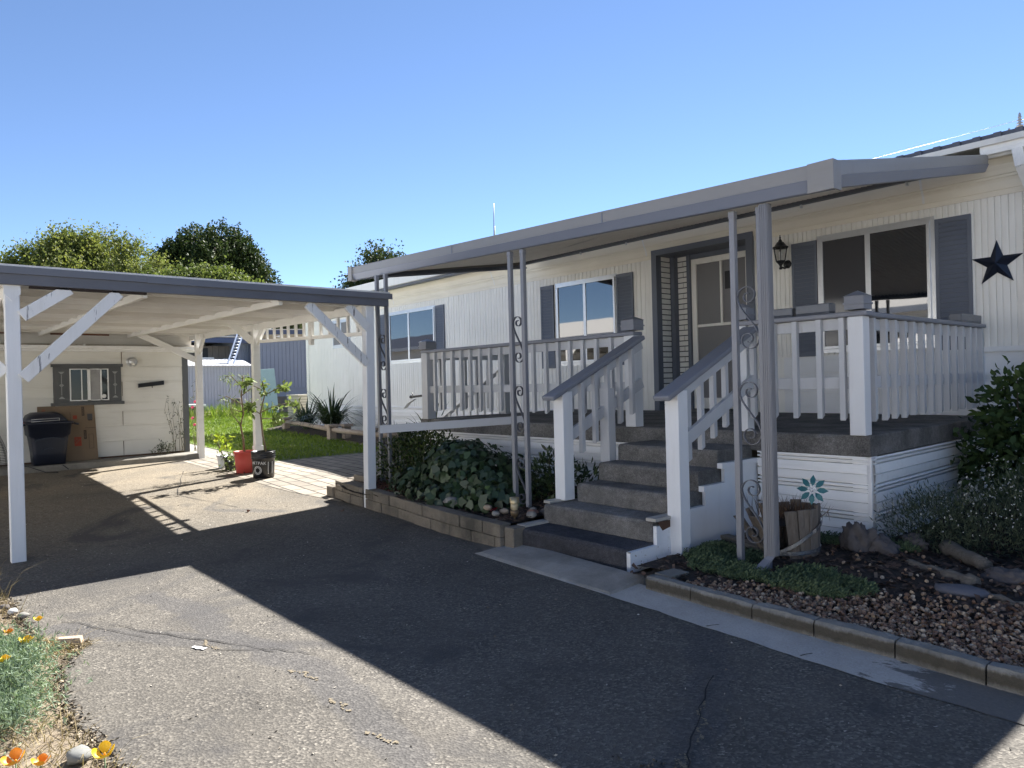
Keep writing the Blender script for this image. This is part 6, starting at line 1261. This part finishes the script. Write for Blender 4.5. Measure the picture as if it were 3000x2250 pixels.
def poppyclump(c,rx,ry,h,n,label):
    t=thing('poppy_plant',c,label,'plant');P=np.stack([c[0]+rng.normal(size=n)*rx*.45,c[1]+rng.normal(size=n)*ry*.45,c[2]+h*rng.random(n)**.7*.9],1);D=rng.normal(size=(n,3))*.7;D[:,2]+=.5
    V=[];
    for j in range(3): V.append(leaves(P,D+rng.normal(size=(n,3))*.55,.035*rng.uniform(.6,1.2,n),.005,.1,0,4))
    quads('foliage',np.concatenate(V),LM['poppy'],t);return t
poppyclump((-4.2,.33,0),.42,.22,.24,4200,'feathery grey green poppy clump at the left edge of the drive')
poppyclump((-3.75,.3,0),.25,.2,.14,1300,'lower thinner poppy clump nearer the camera')
poppyclump((-2.75,.25,0),.2,.15,.12,700,'small poppy tuft at the bottom left corner')
pet=[plain('yellow_petal',(.75,.5,.012),.5,0,.1),plain('orange_petal',(.75,.3,.01),.5,0,.1)]
def poppy(x,y,z,r,mi,label,tilt=(0,0)):
    t=thing('poppy_flower',(x,y,gh(x)),label,'flower','poppies');c=Vector((x,y,gh(x)+z));mb=MB();mb.tube([(x+.02,y-.02,gh(x)),(x+.01,y,gh(x)+z*.6),c],.0025,5);part('stem',mb,plain('poppy_stem',(.14,.2,.1),.7),t)
    up=Vector((tilt[0],tilt[1],1)).normalized();a_=up.orthogonal().normalized();b_=up.cross(a_);mb=MB()
    for k in range(4):
        a=math.pi/2*k+.4;ring=[]
        for rr_,hh,w_ in((.08,0,.3),(.45,.14,.62),(.8,.42,.74),(1.0,.72,.72),(1.06,.98,.5)):
            ring.append([c+(a_*math.cos(a+s)+b_*math.sin(a+s))*r*rr_*(1+.05*math.sin(5*s+k))+up*r*(hh-.12*abs(s/w_)**2*(rr_>.9)+.03*math.sin(7*s+k*2)) for s in(-w_,-w_*.5,0,w_*.5,w_)])
        vs=[p for q_ in ring for p in q_];mb.add(vs,[(i*5+j,i*5+j+1,i*5+j+6,i*5+j+5) for i in range(4) for j in range(4)],0,True)
    mb.lathe([(.0,.0),(r*.12,r*.1),(r*.1,r*.3),(0,r*.34)],c,8,1)
    part('petals',mb,[pet[mi],pet[1]],t)
poppy(-4.22,.45,.2,.03,0,'yellow poppy above the grey green clump, nearest the wood chunk');poppy(-4.7,.56,.17,.022,0,'small yellow poppy farthest along the drive edge');poppy(-4.42,.4,.21,.02,1,'small orange poppy bud at the back of the clump');poppy(-4.0,.34,.2,.026,0,'yellow poppy at the left frame edge in the clump')
poppy(-2.88,.27,.2,.032,1,'orange poppy at the bottom left corner, leftmost',(.2,-.3));poppy(-2.8,.33,.2,.026,1,'closed orange poppy at the bottom left corner, right of the leftmost');poppy(-2.72,.5,.2,.032,0,'large yellow poppy at the bottom edge over the asphalt',(.3,-.2))
mb=MB();mb.hexa([(-4.72,.66,.012),(-4.66,.77,.012),(-4.62,.75,.012),(-4.68,.64,.012),(-4.73,.655,.05),(-4.67,.765,.05),(-4.635,.745,.045),(-4.69,.645,.05)]);tag(part('wood_chunk',mb,wood('split_wood',(.3,.2,.12),(.6,.48,.36),(4,12,12),6),bevel=.005,base=(-4.68,.7,0)),'split chunk of pale wood lying in the notch of the asphalt edge','wood')
stone((-3.2,.5,.02),(.055,.045,.03),'pale flat stone at the bottom left by the poppies',plain('pale_stone',(.2,.2,.185),.85,0,.2,14,.2),41)
for i,(x,y,l) in enumerate(((-5.75,.5,'dark pebble at the left frame edge of the drive'),(-5.6,.53,'white pebble at the left frame edge of the drive'),(-5.45,.57,'pale gravel lump by the dry grass'))): stone((x,y,.025),(.035,.03,.02),l,(sd,plain('white_pebble',(.6,.6,.58),.8),sg)[i],50+i)
lf_=plain('dry_leaf_brown',(.16,.07,.04),.8)
for x,y,z_,l in((-1.23,1.68,0,'curled brown leaf on the shaded drive, left of the pair'),(-1.14,1.77,0,'curled brown leaf on the shaded drive, right of the pair'),(-7.9,2.9,0,'brown leaf on the sunlit strip under the carport'),(-7.25,3.7,.0,'brown leaf near the sunlit wall end')):
    tag(quads('fallen_leaf',leaves(np.array([[x,y,gh(x)+.014]]),np.array([[1,.3,.25]]),.055,.035,.5,.2),lf_,base=(x,y,gh(x))),l,'leaf','fallen leaves on the drive')
n=900;x=rng.uniform(-12,0.5,n);y=rng.uniform(.6,3.5,n);C=np.stack([x,y,np.interp(x,GX,GZ)+.008],1);tag(quads('drive_grit',leaves(C,np.stack([rng.normal(size=n),rng.normal(size=n),rng.normal(size=n)*.2],1),.014*rng.uniform(.4,1.4,n),.009,.3,0,4),islandmat('pale_grit',[(0,(.1,.08,.06)),(.6,(.3,.26,.2)),(1,(.6,.56,.5))]),base=(-6,2,0)),'scattered pale grit and leaf bits on the asphalt','debris',kind='stuff')
x=rng.normal(-1.52,.09,260);y=rng.normal(2.02,.07,260);n=260;C=np.stack([x,y,np.interp(x,GX,GZ)+.007],1);tag(quads('grit_patch',leaves(C,np.stack([rng.normal(size=n),rng.normal(size=n),rng.normal(size=n)*.3],1),.016*rng.uniform(.4,1.4,n),.011,.3,0,4),islandmat('brown_grit',[(0,(.03,.025,.02)),(.6,(.1,.085,.06)),(1,(.2,.17,.12))]),base=(-1.5,2,0)),'small patch of loose brown grit on the shaded asphalt','debris',kind='stuff')
n=2600;x=rng.uniform(-12.5,-6.2,n);y=rng.uniform(-2.5,1.2,n);C=np.stack([x,y,np.interp(x,GX,GZ)+.008],1);tag(quads('pine_needles',leaves(C,np.stack([rng.normal(size=n),rng.normal(size=n),rng.normal(size=n)*.05],1),.07*rng.uniform(.4,1.4,n),.003,.1,0,4),islandmat('needle_brown',[(0,(.05,.03,.018)),(1,(.17,.11,.06))]),base=(-9,0,0)),'brown needles and twigs littering the left side of the carport','debris',kind='stuff')
crack([(-4.13,1.2),(-4.05,1.24)],.03,M['white'],.01,'paint_mark',.004,4)
# ------------------------------------------------------------------ home across the drive, mirrored in the windows
NY=-7.0
for X0,X1,zr,lab,wx in((-33,14,0,'white mobile home across the drive, seen mirrored in the porch windows',(-30,-22,-14,-4,3,9)),(-66,-36,.25,'second white mobile home across the drive, seen mirrored in the far window',(-62,-54,-47,-40))):
    ng=thing('mobile_home',((X0+X1)/2,NY,0),lab,'house');e=.4
    mb=MB();lapx(mb,X0,X1,[.0,.4,.8,1.2,1.6,2.0,2.4,2.8,3.2,3.5+zr],NY);mb.v=[(a,2*NY-b,c) for a,b,c in mb.v];mb.box(X0,X1,NY-6,NY-.03,0,3.45+zr);part('wall',mb,M['skirt'],ng)
    mb=MB()
    for ya in(NY+.5,NY-6.5): mb.hexa([(X0-e,ya,3.4+zr),(X1+e,ya,3.4+zr),(X1+e,NY-3,4.5+zr),(X0-e,NY-3,4.5+zr),(X0-e,ya,3.52+zr),(X1+e,ya,3.52+zr),(X1+e,NY-3,4.62+zr),(X0-e,NY-3,4.62+zr)])
    part('roof',mb,M['roofing'] if zr==0 else M['shingle'],ng)
    mb=MB();mb.box(X0-e,X1+e,NY+.5,NY+.54,3.36+zr,3.55+zr);part('fascia',mb,M['trimgrey'],ng)
    for x in wx:
        mb=MB();mb.box(x,x+1.5,NY+.02,NY+.05,1.6,2.7);part('window',mb,M['glass'],ng)
for i,(x,y,h) in enumerate(((-9,-20,6.5),(-25,-18,7))):
    tree('street_tree',(x,y,0),h,4,('round leafy tree across the drive, mirrored in the middle window','leafy tree across the drive, mirrored in the far window')[i],LM['mid'],5000,.28,crown_blobs((x,y,h*.75),(2,2,1.6),12,1,60+i),.2)
# unseen road added between the plots, kept pale to bounce sunlight into the shade
mb=MB();mb.add([(-40,-6,.006),(40,-6,.006),(40,-3.6,.006),(-40,-3.6,.006)],[(0,1,2,3)]);mb.v=[(a,b,gh(a)+.006) for a in lin(-40,40,81) for b in (-6.0,-3.6)];mb.f=[[2*i,2*i+2,2*i+3,2*i+1] for i in range(80)];mb.m=[0]*80;mb.s=[False]*80;struct('unseen_bounce_road',mb,concrete('pale_road_concrete',(.42,.4,.36),.3))

# soil and straw spilling over the ragged asphalt edge
n=3200;x=rng.uniform(-6.3,-2.2,n);y=np.array([dl(v)+wob(v,.012,1) for v in x])+rng.normal(-.008,.022,n);C=np.stack([x,y,np.full(n,.006)+np.interp(x,GX,GZ)],1)
tag(quads('edge_litter',leaves(C,np.stack([rng.normal(size=n),rng.normal(size=n),rng.normal(size=n)*.25],1),.022*rng.uniform(.3,1.5,n),.012*rng.uniform(.4,1.2,n),.3,0,4),islandmat('soil_crumb',[(0,(.1,.075,.05)),(.6,(.24,.19,.13)),(1,(.42,.35,.23))]),base=(-4,.5,0)),'crumbs of soil and straw along the ragged left edge of the asphalt','debris',kind='stuff')
